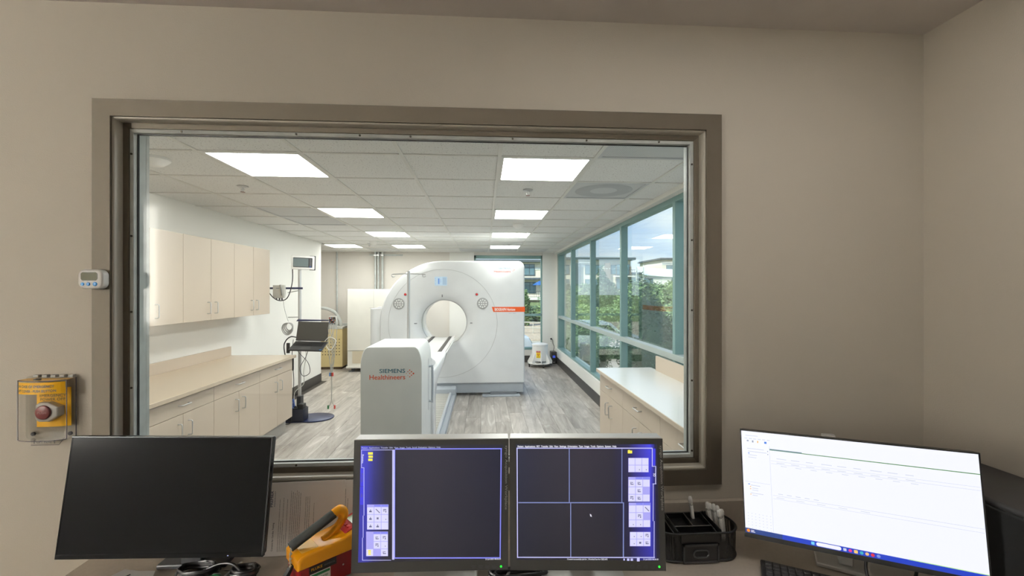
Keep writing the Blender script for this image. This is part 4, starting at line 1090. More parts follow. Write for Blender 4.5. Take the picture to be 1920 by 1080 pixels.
tag(obj('cable', b, mat('blue_cable', (70, 100, 170), .5), loc=(-2.3, 5.5, .172), smooth=60), 'short blue network cable at the foot of the chrome pole', 'cable')

# ================================================================== CONTROL DESK
DZ = .77
t = thing('desk', 'long beige laminate desk with a low backsplash under the observation window', 'desk', (.2, 1.1, DZ))
obj('desktop', BX(-1.22, 1.583, .70, 1.498, DZ-.03, DZ-.0012, .002), M_desk, t)
obj('backsplash', BX(-1.22, 1.583, 1.478, 1.498, DZ-.002, .874, .002), M_desk, t)
obj('support_panel', BX(-1.2, 1.5, 1.44, 1.46, .05, DZ-.03), M_lam, t)
for x in (-1.2, .2, 1.5): obj('leg', BX(x, x+.05, .78, 1.42, 0, DZ-.03), M_lam, t)

def homog(src, w, h):
    """map measured picture marks (4 corners of the panel) to the panel's own x,z in metres"""
    dst = [(-w/2, h/2), (w/2, h/2), (w/2, -h/2), (-w/2, -h/2)]
    A = []; b = []
    for (x, y), (u, v) in zip(src, dst):
        A += [[x, y, 1, 0, 0, 0, -u*x, -u*y], [0, 0, 0, x, y, 1, -v*x, -v*y]]; b += [u, v]
    p = np.linalg.solve(np.array(A, float), np.array(b, float))
    def f(x, y):
        d = p[6]*x+p[7]*y+1
        return ((p[0]*x+p[1]*y+p[2])/d, (p[3]*x+p[4]*y+p[5])/d)
    return f
def grad_screen(name, x0, x1, stops, top=1.0, bot=.75, z0=.2, z1=.45):
    """backlit screen picture: colours across x, a little dimmer to the bottom"""
    m = bpy.data.materials.new(name); m.use_nodes = True; t = m.node_tree; b = t.nodes['Principled BSDF']
    b.inputs['Base Color'].default_value = (.008, .008, .01, 1); b.inputs['Roughness'].default_value = .4
    g = N(t, 'ShaderNodeTexCoord'); s = N(t, 'ShaderNodeSeparateXYZ'); t.links.new(g.outputs['Object'], s.inputs[0])
    mr = N(t, 'ShaderNodeMapRange'); mr.inputs[1].default_value = x0; mr.inputs[2].default_value = x1; t.links.new(s.outputs[0], mr.inputs[0])
    r = ramp(t, [(p, lin(c)) for p, c in stops]); t.links.new(mr.outputs[0], r.inputs[0])
    mz = N(t, 'ShaderNodeMapRange'); mz.inputs[1].default_value = z0; mz.inputs[2].default_value = z1; mz.inputs[3].default_value = bot; mz.inputs[4].default_value = top
    t.links.new(s.outputs[2], mz.inputs[0])
    t.links.new(r.outputs[0], b.inputs['Emission Color']); t.links.new(mz.outputs[0], b.inputs['Emission Strength'])
    return m
class Panel:
    """flat screen front: pieces are laid on the panel plane in its own frame, then stood up by P"""
    def __init__(s, root, P, H): s.root, s.P, s.H = root, P, H
    def quad_at(s, bm, x0, y0, x1, y1, d):
        c = [s.H(x0, y0), s.H(x1, y0), s.H(x1, y1), s.H(x0, y1)]
        quad(bm, [s.P @ Vector((u, -d, v)) for u, v in c])
    def rects(s, name, L, m, par, d=.0006):
        bm = bm_new()
        for r in L: s.quad_at(bm, *r, d)
        return obj(name, bm, m, par, world=False, recalc=False)
    def text(s, name, txt, cx, cy, w, h, m, par, rot=0, bold=.01, d=.0009):
        u, v = s.H(cx, cy); k = .5
        if rot: wa = abs(s.H(cx, cy-w*k)[1]-s.H(cx, cy+w*k)[1]); ha = abs(s.H(cx-h*k, cy)[0]-s.H(cx+h*k, cy)[0])
        else: wa = abs(s.H(cx-w*k, cy)[0]-s.H(cx+w*k, cy)[0]); ha = abs(s.H(cx, cy-h*k)[1]-s.H(cx, cy+h*k)[1])
        return obj(name, text(txt, wa, ha, s.P @ Tm(u, -d, v) @ Rm(rot, 'Y'), bold), m, par, world=False, recalc=False)
def monitor(label, c, yaw, pitch, roll, w, h, bez, depth, mb, corners, screen_m, scr):
    """scr: inset l,r,t,b of the lit area"""
    root = thing('monitor', label, 'monitor', (c[0]-.10*math.sin(math.radians(yaw)), c[1]+.10*math.cos(math.radians(yaw)), DZ), math.radians(yaw))
    P = Tm(0, -.10, c[2]-DZ) @ Rm(pitch, 'X') @ Rm(roll, 'Y')
    H = homog(corners, w, h)
    bm = bm_new(); l, r, tp, bt = scr
    (ax0, ax1, az0, az1), (qx0, qx1, qz0, qz1) = (-w/2, w/2, -h/2, h/2), (-w/2+l, w/2-r, -h/2+bt, h/2-tp)
    for poly in ([(ax0, az0), (ax1, az0), (qx1, qz0), (qx0, qz0)], [(ax1, az0), (ax1, az1), (qx1, qz1), (qx1, qz0)],
                 [(ax1, az1), (ax0, az1), (qx0, qz1), (qx1, qz1)], [(ax0, az1), (ax0, az0), (qx0, qz0), (qx0, qz1)]):
        prism(bm, poly, 'y', 0, .012, M=P)
    obj('bezel', bm, mb, root, world=False)
    s = obj('screen', BX(qx0-.001, qx1+.001, .0008, .010, qz0-.001, qz1+.001, M=P), screen_m, root, world=False)
    obj('back_shell', prism(bm_new(), rrect(w-.002, h-.002, .006, 3), 'y', .011, depth, .008, 2, M=P), M_silver if depth > .04 else M_black, root, world=False, smooth=40)
    obj('back_housing', prism(bm_new(), rrect(w*.5, h*.55, .02, 3), 'y', depth-.004, depth+.03, .012, 2, M=P), M_dgray, root, world=False, smooth=40)
    return root, Panel(root, P, H), s

# --- black monitor
root, pn, s = monitor('large black switched-off monitor at the left end of the desk', (-.871, 1.278, 1.033), .19, -7.7, 1.4, .538, .318, 0, .03, M_blackg,
    [(135, 820), (513, 818), (492, 1045), (102, 1048)], M_blackg, (.003, .005, .004, .011))
obj('edge_strip', BX(.2655, .2685, -.0006, .014, -.155, .157, M=pn.P), mat('monitor_edge', (90, 92, 96), .25, .6), root, world=False)
obj('top_strip', BX(-.268, .268, -.0004, .012, .1565, .1585, M=pn.P), mat('monitor_edge_top', (70, 72, 74), .3, .5), root, world=False)
obj('power_light', BX(.175, .178, -.0008, .001, -.1555, -.1535, M=pn.P), emit('white_led', (200, 205, 255), 1.), root, world=False)
obj('stand_neck', BX(-.03, .03, .0, .03, .015, .20, .004), M_dgray, root, world=False)
obj('stand_base', BX(-.10, .10, .0, .09, .0, .014, .004), M_dgray, root, world=False)

E_lil = emit('ui_lilac', (172, 168, 244), 1.); E_cell = emit('ui_cell', (222, 220, 252), 1.); E_line = emit('ui_line', (130, 134, 240), 1.)
E_linew = emit('ui_line_pale', (196, 196, 244), 1.); E_blue = emit('ui_blue', (62, 60, 226), 1.); E_yel = emit('ui_yellow', (252, 240, 80), 1.)
E_white = emit('ui_white', (245, 245, 255), 1.); E_mark = emit('ui_mark', (92, 94, 140), 1.); E_txt = emit('ui_text', (190, 196, 230), .95)
E_green = emit('green_led', (40, 255, 60), 1.6); E_div = emit('ui_divider', (126, 140, 196), 1.)
def toolbox(pn, s, x0, y0, x1, y1, cols, rows, cells, marks, tabs=True):
    pn.rects('toolbox', [(x0, y0, x1, y1)], E_lil, s, .0006)
    cw, ch = (x1-x0)/cols, (y1-y0-(18 if tabs else 0))/rows; yy = y0+(18 if tabs else 0)
    pn.rects('tool_button', [(x0+c*cw+2, yy+r*ch+2, x0+(c+1)*cw-2, yy+(r+1)*ch-2) for c, r in cells], E_cell, s, .0009)
    L = []
    for c, r, k in marks:
        mx_, my = x0+(c+.5)*cw, yy+(r+.5)*ch
        L += {0: [(mx_-9, my, mx_+9, my+10), (mx_-2, my-10, mx_+3, my)], 1: [(mx_-7, my-7, mx_+7, my+7)], 2: [(mx_-14+4*q, my-14+4*q, mx_-8+4*q, my-8+4*q) for q in range(7)],
              3: [(mx_-12, my-12, mx_+10, my-6), (mx_-12, my-2, mx_-2, my+4), (mx_+4, my-2, mx_+10, my+12)], 4: [(mx_-10, my+4, mx_+12, my+10), (mx_-10, my-10, mx_-5, my+4), (mx_-2, my-8, mx_+8, my-3)], 5: [(mx_+4, my+4, mx_+10, my+10)]}[k]
    pn.rects('tool_icon', L, E_mark, s, .0012)['kind'] = 'stuff'
    if tabs: pn.rects('toolbox_tab', [(x0+cw, y0+2, x0+2*cw-3, y0+15), (x0+2*cw, y0+2, x1-3, y0+15)], E_line, s, .0009)
def mid_monitor(label, c, yaw, pitch, roll, corners, sm):
    root, pn, s = monitor(label, c, yaw, pitch, roll, .412, .343, 0, .055, M_dgray if False else mat('charcoal_bezel', (46, 46, 45), .42), corners, sm, (.0175, .0155, .0145, .0265))
    obj('top_edge', BX(-.205, .205, .001, .05, .170, .1735, .0008, M=pn.P), M_silver, root, world=False)
    bm = bm_new()
    for x in (962, 1012, 1060, 1110):
        u, v = pn.H(x if corners[0][0] > 80 else x-12, 1015); prism(bm, circ(.0055, 14, u, v), 'y', -.0008, .001, M=pn.P)
    obj('button', bm, M_dgray, root, world=False)
    u, v = pn.H(1160 if corners[0][0] > 80 else 1145, 1011)
    obj('power_light', prism(bm_new(), circ(.0028, 12, u, v), 'y', -.0012, .001, M=pn.P), E_green, root, world=False)
    u, v = pn.H(1190 if corners[0][0] > 80 else 1158, 368)
    obj('bezel_text', text('syngo Acquisition Workplace', .169, .0085, pn.P @ Tm(u, -.0005, v) @ Rm(90, 'Y'), .006), M_printg if False else mat('bezel_print', (158, 158, 156), .5), root, world=False, recalc=False)
    obj('stand_neck', BX(-.035, .035, .03, .06, .014, .22, .006), M_silver, root, world=False)
    obj('stand_base', prism(bm_new(), rrect(.24, .19, .05, 6, 0, -.005), 'z', 0, .014, .003), M_silver, root, world=False, smooth=40)
    return root, pn, s
# --- left of the pair
cL = [(95, 100), (1207, 95), (1210, 1035), (70, 1060)]
root, pn, s = mid_monitor('square charcoal monitor left of the pair, blue toolbar on its left edge', (-.14, 1.192, 1.028), -.69, -2.9, .52, cL,
    grad_screen('screen_scan_left', -.19, .19, [(0, (64, 66, 206)), (.05, (62, 64, 200)), (.10, (44, 46, 130)), (.18, (30, 30, 58)), (.25, (36, 35, 50)), (.5, (44, 42, 55)), (1, (24, 25, 48))], 1.0, .55, .12, .42))
pn.text('menu_text', 'Patient  Applications  Transfer  Edit  View  Image  Tools  Scroll  Evaluation  Options  Help', 435, 153, 568, 14, E_txt, s)
pn.rects('window_border', [(390, 158, 1158, 166), (1149, 162, 1157, 945), (386, 944, 1157, 953), (385, 166, 391, 950)], E_line, s)
pn.rects('scroll_bar', [(370, 166, 386, 960)], E_linew, s, .0008)
pn.rects('panel_border', [(146, 166, 370, 170), (146, 168, 150, 295), (146, 293, 168, 297), (163, 296, 168, 640), (157, 640, 162, 800), (152, 800, 157, 966), (152, 962, 362, 966)], E_linew, s, .0008)
pn.rects('side_tab', [(139, 300, 163, 428), (136, 432, 161, 562)], E_blue, s, .0007)
pn.text('side_text', 'Viewing', 157, 232, 66, 15, E_white, s, -90)
pn.text('side_text', 'Filming', 152, 365, 60, 12, E_mark, s, -90); pn.text('side_text', '3D', 149, 495, 26, 12, E_mark, s, -90)
pn.rects('folder_icon', [(195, 184, 230, 202), (198, 208, 230, 224), (196, 230, 228, 247)], E_yel, s)
toolbox(pn, s, 187, 560, 343, 742, 3, 3, [(c, r) for c in range(3) for r in range(3)], [(0, 0, 0), (0, 1, 0), (0, 2, 0), (1, 0, 2), (1, 1, 1), (1, 2, 0), (2, 0, 3), (2, 1, 5)])
toolbox(pn, s, 181, 756, 340, 935, 3, 3, [(1, 0), (2, 0), (1, 1), (2, 1), (0, 2), (2, 2)], [(1, 0, 4), (2, 0, 3), (1, 1, 3), (2, 1, 5), (2, 2, 4)])
pn.rects('data_icon', [(196, 890, 216, 900), (196, 903, 216, 912), (196, 915, 216, 924)], E_yel, s, .0012)
pn.text('clock_text', '21-Jul-2025 08:26:25', 1102, 958, 112, 12, E_white, s)
# --- right of the pair
cR = [(60, 90), (1165, 88), (1195, 1042), (62, 1038)]
root, pn, s = mid_monitor('square charcoal monitor right of the pair, screen split into four quarters', (.275, 1.169, 1.029), -4.9, -3.45, -.49, cR,
    grad_screen('screen_scan_right', -.19, .19, [(0, (32, 36, 60)), (.2, (42, 41, 56)), (.45, (48, 45, 57)), (.68, (41, 39, 54)), (.8, (36, 34, 80)), (.9, (64, 62, 190)), (.95, (70, 70, 226)), (.985, (30, 30, 60))], 1.0, .5, .12, .42))
pn.text('menu_text', 'Patient  Applications  PET  Transfer  Edit  View  Settings  Orientation  Type  Image  Tools  Options  System  Help', 475, 144, 712, 16, E_white, s, 0, .025)
pn.rects('window_border', [(112, 152, 1092, 159), (112, 156, 119, 948), (116, 940, 1112, 947), (1088, 156, 1094, 288), (1090, 283, 1118, 288), (1113, 286, 1119, 414), (1094, 409, 1121, 414), (1096, 412, 1101, 680), (1104, 680, 1109, 944)], E_linew, s)
pn.rects('view_divider', [(489, 160, 495, 545), (499, 545, 505, 940), (870, 160, 875, 545), (880, 545, 888, 940), (122, 544, 880, 551)], E_div, s)
pn.rects('side_tab', [(1094, 158, 1114, 280)], E_blue, s, .0007); pn.text('side_text', '3D', 1106, 347, 24, 16, E_white, s, 90)
pn.rects('folder_icon', [(914, 172, 946, 193), (916, 168, 930, 174)], E_yel, s)
toolbox(pn, s, 918, 225, 1065, 328, 3, 2, [(c, r) for c in range(3) for r in range(2)], [(1, 1, 5), (2, 1, 5)], False)
toolbox(pn, s, 918, 362, 1075, 540, 3, 3, [(0, 0), (1, 0), (2, 0), (0, 1), (1, 1), (0, 2), (1, 2), (2, 2)], [(0, 0, 4), (1, 0, 4), (1, 1, 4), (0, 2, 3), (1, 2, 4)])
toolbox(pn, s, 922, 547, 1079, 724, 3, 3, [(0, 0), (1, 0), (2, 0), (0, 1), (1, 1), (0, 2), (1, 2), (2, 2)], [(1, 1, 3), (0, 2, 5), (1, 2, 5), (2, 0, 2)])
toolbox(pn, s, 930, 758, 1080, 862, 3, 2, [(c, r) for c in range(3) for r in range(2)], [(0, 0, 5), (1, 0, 5), (2, 0, 3), (0, 1, 5), (1, 1, 1), (2, 1, 4)], False)
b = bm_new(); quad(b, [pn.P @ Vector((*[pn.H(x, y)[0]], -.001, pn.H(x, y)[1])) for x, y in ((640, 628), (650, 632), (656, 650), (644, 646))]); obj('cursor', b, E_white, s, world=False)
pn.text('status_text', 'Created successfully job for _WorklistTest for CBZ:APS', 622, 958, 292, 13, E_white, s)
pn.rects('status_icon', [(982, 948, 1002, 972), (910, 951, 928, 968), (936, 951, 954, 968), (884, 952, 895, 966)], E_linew, s)
pn.text('clock_text', '21-Jul-2025 08:26:25', 1083, 958, 110, 13, E_white, s)

# --- white screen at the right
cW = [(28, 85), (1620, 262), (1725, 1134), (45, 805)]
root, pn, s = monitor('wide monitor with a bright white screen and blue taskbar at the right of the desk', (1.023, 1.173, 1.019), -33.98, -5.08, -2.58, .54, .32, 0, .032, M_black, cW,
    emit('white_page', (246, 248, 255), 1.0), (.0035, .0035, .0035, .0135))
E_g1 = emit('page_grey', (206, 212, 226), 1.); E_g2 = emit('page_grey_dark', (150, 160, 180), 1.); E_grn = emit('page_green', (58, 132, 40), 1.); E_tb = emit('task_blue', (20, 62, 200), 1.)
E_tbd = emit('task_blue_dark', (34, 66, 140), 1.); E_or = emit('task_orange', (255, 150, 40), 1.); E_cy = emit('task_cyan', (120, 210, 240), 1.); E_mg = emit('task_magenta', (240, 60, 140), 1.); E_rd = emit('task_red', (225, 40, 60), 1.); E_lg = emit('page_lightgreen', (190, 235, 140), 1.)
def edge(pts, th, name, m, par, d=.0008):
    """thin strip through picture marks"""
    b = bm_new()
    for (x0, y0), (x1, y1) in zip(pts, pts[1:]):
        c = [pn.H(x0, y0), pn.H(x1, y1), pn.H(x1, y1+th), pn.H(x0, y0+th)]
        quad(b, [pn.P @ Vector((u, -d, v)) for u, v in c])
    return obj(name, b, m, par, world=False, recalc=False)
u0, v0 = -.2665, -.1465
def srect(L, name, m, par, d=.0007):
    b = bm_new()
    for x0, x1, z0, z1 in L: quad(b, [pn.P @ Vector(p) for p in ((x0, -d, z0), (x1, -d, z0), (x1, -d, z1), (x0, -d, z1))])
    return obj(name, b, m, par, world=False, recalc=False)
srect([(-.2665, .2665, -.1463, -.1325)], 'task_bar', E_tb, s, .0005)
srect([(-.2665, -.170, -.1463, -.1325)], 'task_bar_end', E_tbd, s, .0006)
srect([(-.192, .2665, .1065, .1085)], 'header_line', E_grn, s)
srect([(-.192, -.110, .1075, .1105)], 'header_title', emit('page_title', (110, 140, 150), 1.), s, .0009)
srect([(-.1925, -.1918, -.130, .118)], 'sidebar_line', E_g1, s)
srect([(-.19, .2665, .0755, .0762), (-.19, .2665, .0675, .0682), (-.188, .2665, -.0245, -.0237), (-.188, .2665, -.034, -.0333), (-.262, -.195, .005, .0058)], 'table_line', E_g1, s)
bm_l = [(-.255+.0, -.222, .143, .1445)]
for k in range(6): bm_l.append((-.258+.012*k, -.250+.012*k, .134, .1358))
for k, (x, z, w) in enumerate([(-.252, .104, .045), (-.250, .0955, .05), (-.250, .085, .024), (-.250, .078, .022), (-.247, -.005, .026), (-.243, -.013, .016), (-.243, -.019, .016), (-.248, -.028, .034), (-.243, -.034, .014)]): bm_l.append((x, x+w, z, z+.0016))
for k in range(7):
    for r in range(6): bm_l.append((-.258+.0098*k, -.2555+.0098*k, -.088-.0085*r, -.0868-.0085*r))
for k in range(9): bm_l += [(-.175+.037*k, -.150+.037*k-.004*(k % 3), .083, .0845), (-.175+.037*k, -.155+.037*k, .0705, .0720), (-.165+.037*k, -.15+.037*k, .0625, .0638)]
for k in range(5): bm_l += [(-.175+.022*k, -.163+.022*k, -.019, -.0175), (-.18+.05*k, -.16+.05*k, -.0300, -.0288)]
srect(bm_l, 'page_text', E_g1, s, .0009)['kind'] = 'stuff'
srect([(-.252, -.247, .126, .130), (-.238, -.234, .124, .130), (-.198, -.196, .1005, .1035), (-.198, -.196, .0915, .0945)], 'page_icon', E_g2, s, .0009)
srect([(-.250, -.246, .0895, .092), (-.253, -.249, -.003, -.0005), (-.205, -.199, .124, .130)], 'page_icon', emit('page_blue', (70, 130, 230), 1.), s, .0009)
srect([(-.224, -.221, .124, .130), (-.249, -.246, -.010, -.0075), (-.249, -.246, -.0165, -.014), (-.249, -.246, -.0325, -.030)], 'page_icon', emit('page_orange', (240, 190, 90), 1.), s, .0009)
def icon(x, m, r=.0040, sq=False):
    b = bm_new(); pl = rrect(2*r, 2*r, r*.3, 3, x, -.1393) if sq else circ(r, 14, x, -.1393)
    b.faces.new([b.verts.new(pn.P @ Vector((p, -.0010, q))) for p, q in pl]); obj('task_icon', b, m, s, world=False, recalc=False)
icon(-.2585, E_or, .0045); srect([(-.2515, -.243, -.1385, -.1365), (-.2515, -.2405, -.1425, -.1405)], 'task_text', E_white, s, .001)
icon(-.0955, E_cy, .004, True)
b = bm_new(); b.faces.new([b.verts.new(pn.P @ Vector((p, -.0010, q))) for p, q in rrect(.058, .0100, .0048, 6, -.0585, -.1393)]); obj('search_box', b, E_white, s, world=False, recalc=False)
icon(-.0215, E_g1, .0036, True); icon(-.0095, E_mg, .004); icon(.0030, emit('task_folder', (250, 205, 110), 1.), .0042, True); icon(.0155, emit('task_teal', (60, 180, 190), 1.), .0042); icon(.0275, emit('task_amber', (235, 190, 120), 1.), .0042); icon(.0395, E_rd, .0043); icon(.0520, emit('task_mixed', (130, 150, 220), 1.), .0042)
srect([(.115, .2665, -.1330, -.1313)], 'progress_strip', E_lg, s, .0008)
obj('camera_bump', prism(bm_new(), rrect(.034, .012, .004, 3, -.04, .158), 'y', .02, .05, .002, M=pn.P), M_silver, root, world=False)
obj('stand_neck', BX(-.018, .018, -.01, .03, .012, .16, .006), M_silver, root, world=False)
obj('stand_base', BX(-.075, .155, -.03, .15, .0, .012, .003), M_silver, root, world=False)
obj('cable', tube(bm_new(), [(.045, -.04, .085), (.038, -.065, .045), (.05, -.09, .016), (.08, -.11, .014), (.13, -.09, .05), (.15, -.05, .07)], .004, 8), M_black, root, world=False, smooth=60)

# --- black computer at the right wall
t = thing('desktop_computer', 'black computer tower behind the white screen against the right wall', 'computer', (1.45, 1.2, DZ))
obj('case', BX(1.34, 1.582, .96, 1.36, DZ, 1.035, .012, 3), M_black, t, smooth=40)
obj('front_bezel', BX(1.345, 1.58, .94, .962, DZ+.004, 1.02, .008, 3), M_dgray, t, smooth=40)
obj('top_lid', BX(1.33, 1.583, .955, 1.365, 1.033, 1.052, .008, 3), M_dgray, t, smooth=40)

# --- keyboard corner
t = thing('keyboard', 'black keyboard whose corner shows in front of the white screen', 'keyboard', (.838, 1.294, DZ), math.radians(-30))
obj('case', BX(0, .43, -.14, 0, 0, .016, .004), M_black, t, world=False)
bm = bm_new()
for r in range(6):
    for c in range(21): box(bm, .012+.0194*c, .012+.0194*c+.0165, -.012-.0205*r-.0165, -.012-.0205*r, .015, .021, .0012, 1)
obj('keys', bm, M_dgray, t, world=False)['kind'] = 'stuff'

# --- mesh organiser
ox, oy = .665, 1.375
t = thing('desk_organizer', 'black wire-mesh desk organizer with a small front drawer and divided tray', 'organizer', (ox, oy, DZ))
def stadium(w, d, r, n=10): return rrect(w, d, r, n)
OW, OD, OHT = .262, .125, .100
base = stadium(OW, OD, .058)
b = bmesh.new(); n = len(base)
A = [b.verts.new((p[0], p[1], .004)) for p in base]; B_ = [b.verts.new((p[0]*1.012, p[1]*1.02, OHT-.012 if True else 0)) for p in base]
for k in range(n): b.faces.new((A[k], A[(k+1) % n], B_[(k+1) % n], B_[k]))
obj('mesh_wall', b, M_mesh, t, world=False)
obj('bottom', prism(bm_new(), base, 'z', .0, .005), M_black, t, world=False)
for nm, z, r in (('rim', OHT-.012, .0035), ('lower_rim', .005, .0035)):
    k_ = 1.012 if z > .05 else 1.0
    obj(nm, tube(bm_new(), [(p[0]*k_, p[1]*(1.02 if z > .05 else 1), z) for p in base], r, 7, 0, True), M_black, t, world=False, smooth=60)
for x in (-.075, .062): obj('divider', BX(x-.001, x+.001, -.06, .06, .004, OHT-.004), M_mesh, t, world=False)
dr = obj('drawer', BX(-.062, .050, -.070, -.030, .006, .058, .002), M_black, t, world=False)
obj('drawer_frame', (lambda b: [box(b, *a) for a in ((-.062, .05, -.0725, -.069, .054, .060), (-.062, .05, -.0725, -.069, .004, .009), (-.062, -.057, -.0725, -.069, .004, .06), (.045, .05, -.0725, -.069, .004, .06))] and b)(bm_new()), M_dgray, dr, world=False)
obj('drawer_pull', tube(bm_new(), [(p[0]-.006, -.0715, p[1]+.031) for p in rrect(.046, .022, .0105, 6)], .0025, 6, 0, True), M_dgray, dr, world=False, smooth=60)
obj('pull_opening', prism(bm_new(), rrect(.042, .018, .0085, 6, -.006, .031), 'y', -.0712, -.0695), mat('opening_black', (6, 6, 7), .8), dr, world=False)
obj('front_panel', BX(-.066, .054, -.066, -.062, .060, .088), M_black, t, world=False)
# sloping divided tray on top
MT = Tm(-.006, 0, .0915) @ Rm(4, 'X')
bm = bm_new()
rimpts = [(-.062, -.062, 0), (.056, -.062, 0), (.056, .052, 0), (-.062, .052, 0)]
def loop_tube(L, r=.0022):
    b = bm_new()
    for pts, cl_ in L: tube(b, [MT @ Vector(p) for p in pts], r, 6, 0, cl_)
    return b
obj('tray_floor', BX(-.062, .056, -.062, .052, -.020, -.018, M=MT), M_black, t, world=False)
bm = bm_new()
for a in ((-.0625, -.0605, -.062, .052), (.0545, .0565, -.062, .052), (-.062, .056, -.0625, -.0605), (-.062, .056, .0505, .0525), (-.062, .056, -.024, -.022), (-.002, .0, -.022, .051)): box(bm, *a, -.02, -.0005, M=MT)
obj('tray_wall', bm, M_black, t, world=False)
obj('tray_rim', loop_tube([(rimpts, True), ([(-.062, -.023, 0), (.056, -.023, 0)], False), ([(-.001, -.023, 0), (-.001, .052, 0)], False), ([(-.076, -.062, -.004), (-.076, .05, -.002)], False)]), mat('dark_chrome', (120, 120, 122), .25, .9), t, world=False, smooth=60)
obj('cup_rim', tube(bm_new(), [(.064, -.055, .088), (.064, .055, .088)], .003, 6, 0), M_black, t, world=False)
# pens
def pen(label, p0, p1, group):
    p0, p1 = Vector(p0), Vector(p1); d = (p1-p0).normalized(); L = (p1-p0).length
    R = d.to_track_quat('Z', 'Y').to_matrix().to_4x4()
    t = bpy.data.objects.new('pen', None); C.objects.link(t); t.empty_display_size = .02; t.location = p0; WL[t.name] = p0
    tag(t, label, 'pen', group)
    obj('barrel', lathe(bm_new(), [(.001, 0), (.0035, .012), (.0058, .03), (.0062, .05), (.0062, L*.80), (.005, L*.81), (.005, L*.84)], 14, R), M_whitep, t, world=False, smooth=40)
    obj('plunger', lathe(bm_new(), [(.0048, L*.835), (.0072, L*.85), (.0070, L*.93), (.005, L*.985), (.001, L)], 14, R), M_whitep, t, world=False, smooth=50)
    b = bmesh.new(); box(b, -.002, .002, -.0105, -.0085, L*.55, L*.86, .0008); box(b, -.002, .002, -.0105, -.004, L*.84, L*.87, .0008)
    obj('clip', b if bmesh.ops.transform(b, matrix=R @ Rm(60, 'Z'), verts=b.verts) is None else b, M_silver, t, world=False)
    obj('ring', lathe(bm_new(), [(.0064, L*.80), (.0066, L*.805), (.0066, L*.815), (.0064, L*.82)], 14, R), M_silver, t, world=False)
    return t
pen('lone white click pen standing behind the tray at the back of the organizer', (ox+.035, oy+.048, DZ+.006), (ox+.018, oy+.055, DZ+.148), 'white pens in the organizer')
for k, (px_, py_, tx, ty, tz, lab) in enumerate((
    (.085, .02, .069, .040, .135, 'leftmost white click pen in the right cup of the organizer'),
    (.090, .03, .080, .045, .128, 'white click pen second from the left in the right cup'),
    (.098, .01, .090, .040, .128, 'white click pen in the middle of the right cup, tip up'),
    (.100, .00, .101, .036, .124, 'tall white click pen at the right of the pen cup'),
    (.092, -.03, .085, -.004, .129, 'front white click pen in the right cup, seen through the mesh below'),
    (.098, -.02, .096, .008, .126, 'white click pen just right of the front pen'),
    (.106, -.005, .107, .02, .120, 'rightmost white click pen, against the mesh edge'))):
    pen(lab, (ox+px_, oy+py_, DZ+.006), (ox+tx, oy+ty, DZ+tz), 'white pens in the organizer')

# --- survey meter
mt = thing('survey_meter', 'yellow and red handheld survey meter with a black foam handle on the desk', 'meter', (-.497, 1.222, DZ), math.radians(41))
obj('base', BX(.004, .188, .004, .096, 0, .076, .006, 3), M_dred, mt, world=False, smooth=40)
obj('lid', prism(bm_new(), [(0, .072), (.192, .072), (.192, .130), (.18, .131), (.13, .116), (.09, .111), (.012, .109), (0, .100)], 'y', 0, .10, .007, 3), M_yel, mt, world=False, smooth=40)
obj('lid_panel', BX(.015, .062, .018, .082, .1085, .1105, .001), mat('yellow_plastic_pale', (255, 196, 84), .38), mt, world=False)
obj('grip', tube(bm_new(), [(-.004, .05, .122), (.04, .05, .140), (.118, .05, .172)], .0135, 14, 0), M_foam, mt, world=False, smooth=60)
obj('handle_post', tube(bm_new(), [(.116, .05, .172), (.132, .05, .178), (.145, .05, .168), (.142, .05, .148), (.125, .05, .128), (.100, .05, .112), (.085, .05, .106)], [.0135, .0145, .0145, .012, .012, .013, .011], 12, 6), M_yel, mt, world=False, smooth=60)
pod = obj('display_pod', prism(bm_new(), [(.13, .113), (.188, .130), (.188, .140), (.145, .124)], 'y', .016, .084, .003), M_lred, mt, world=False, smooth=40)
obj('lcd', BX(.164, .185, .03, .07, .139, .1405, M=Tm(0, 0, -.0015) @ Tm(.18, 0, .138) @ Rm(-15, 'Y') @ Tm(-.18, 0, -.138)), mat('lcd_green', (170, 196, 150), .25), pod, world=False)
bm = bm_new()
for dy in (.034, .05, .066): box(bm, .148, .160, dy-.006, dy+.006, .1262, .1292, .001)
obj('key', bm, M_red, pod, world=False)
obj('black_label', BX(.030, .105, .0025, .0042, .052, .071), M_printb, mt, world=False)
obj('label_text', text('FLUKE', .030, .0075, Tm(.050, .0022, .063), .015), mat('label_yellow', (236, 170, 40), .5), mt, world=False)
obj('label_text', text('BIOMEDICAL', .030, .0045, Tm(.086, .0022, .062), .01), M_printg, mt, world=False)
lb = obj('sticker', BX(.032, .088, .0027, .0042, .010, .050), M_paper2, mt, world=False)
obj('sticker_band', BX(.034, .086, .0024, .003, .041, .048), M_green, lb, world=False)
obj('sticker_text', text('CALIBRATED', .034, .006, Tm(.064, .0024, .033), .02), M_green, lb, world=False)
obj('sticker_text', text('4-2-25', .03, .006, Tm(.060, .0024, .021), .01), M_printb, lb, world=False)
obj('rivet', lathe(bm_new(), [(.001, 0), (.0025, .0), (.001, .002)], 8, Tm(.125, .003, .040) @ Rm(90, 'X')), M_silver, mt, world=False)
bm = bm_new()
for x, z in ((-.003, .122), (-.005, .108), (-.006, .094), (-.006, .084), (-.006, .074)):
    bmesh.ops.create_icosphere(bm, subdivisions=2, radius=.0042, matrix=Tm(x, .042, z))
tube(bm, [(-.004, .042, .122), (-.007, .042, .10), (-.006, .042, .072)], .0018, 5)
obj('ball_chain', bm, M_chrome, mt, world=False, smooth=60)
b = bm_new(); prism(b, [(-.006, .076), (.002, .076), (-.020, .035), (-.052, .0), (-.066, .0), (-.032, .040)], 'y', .034, .050, M=None)
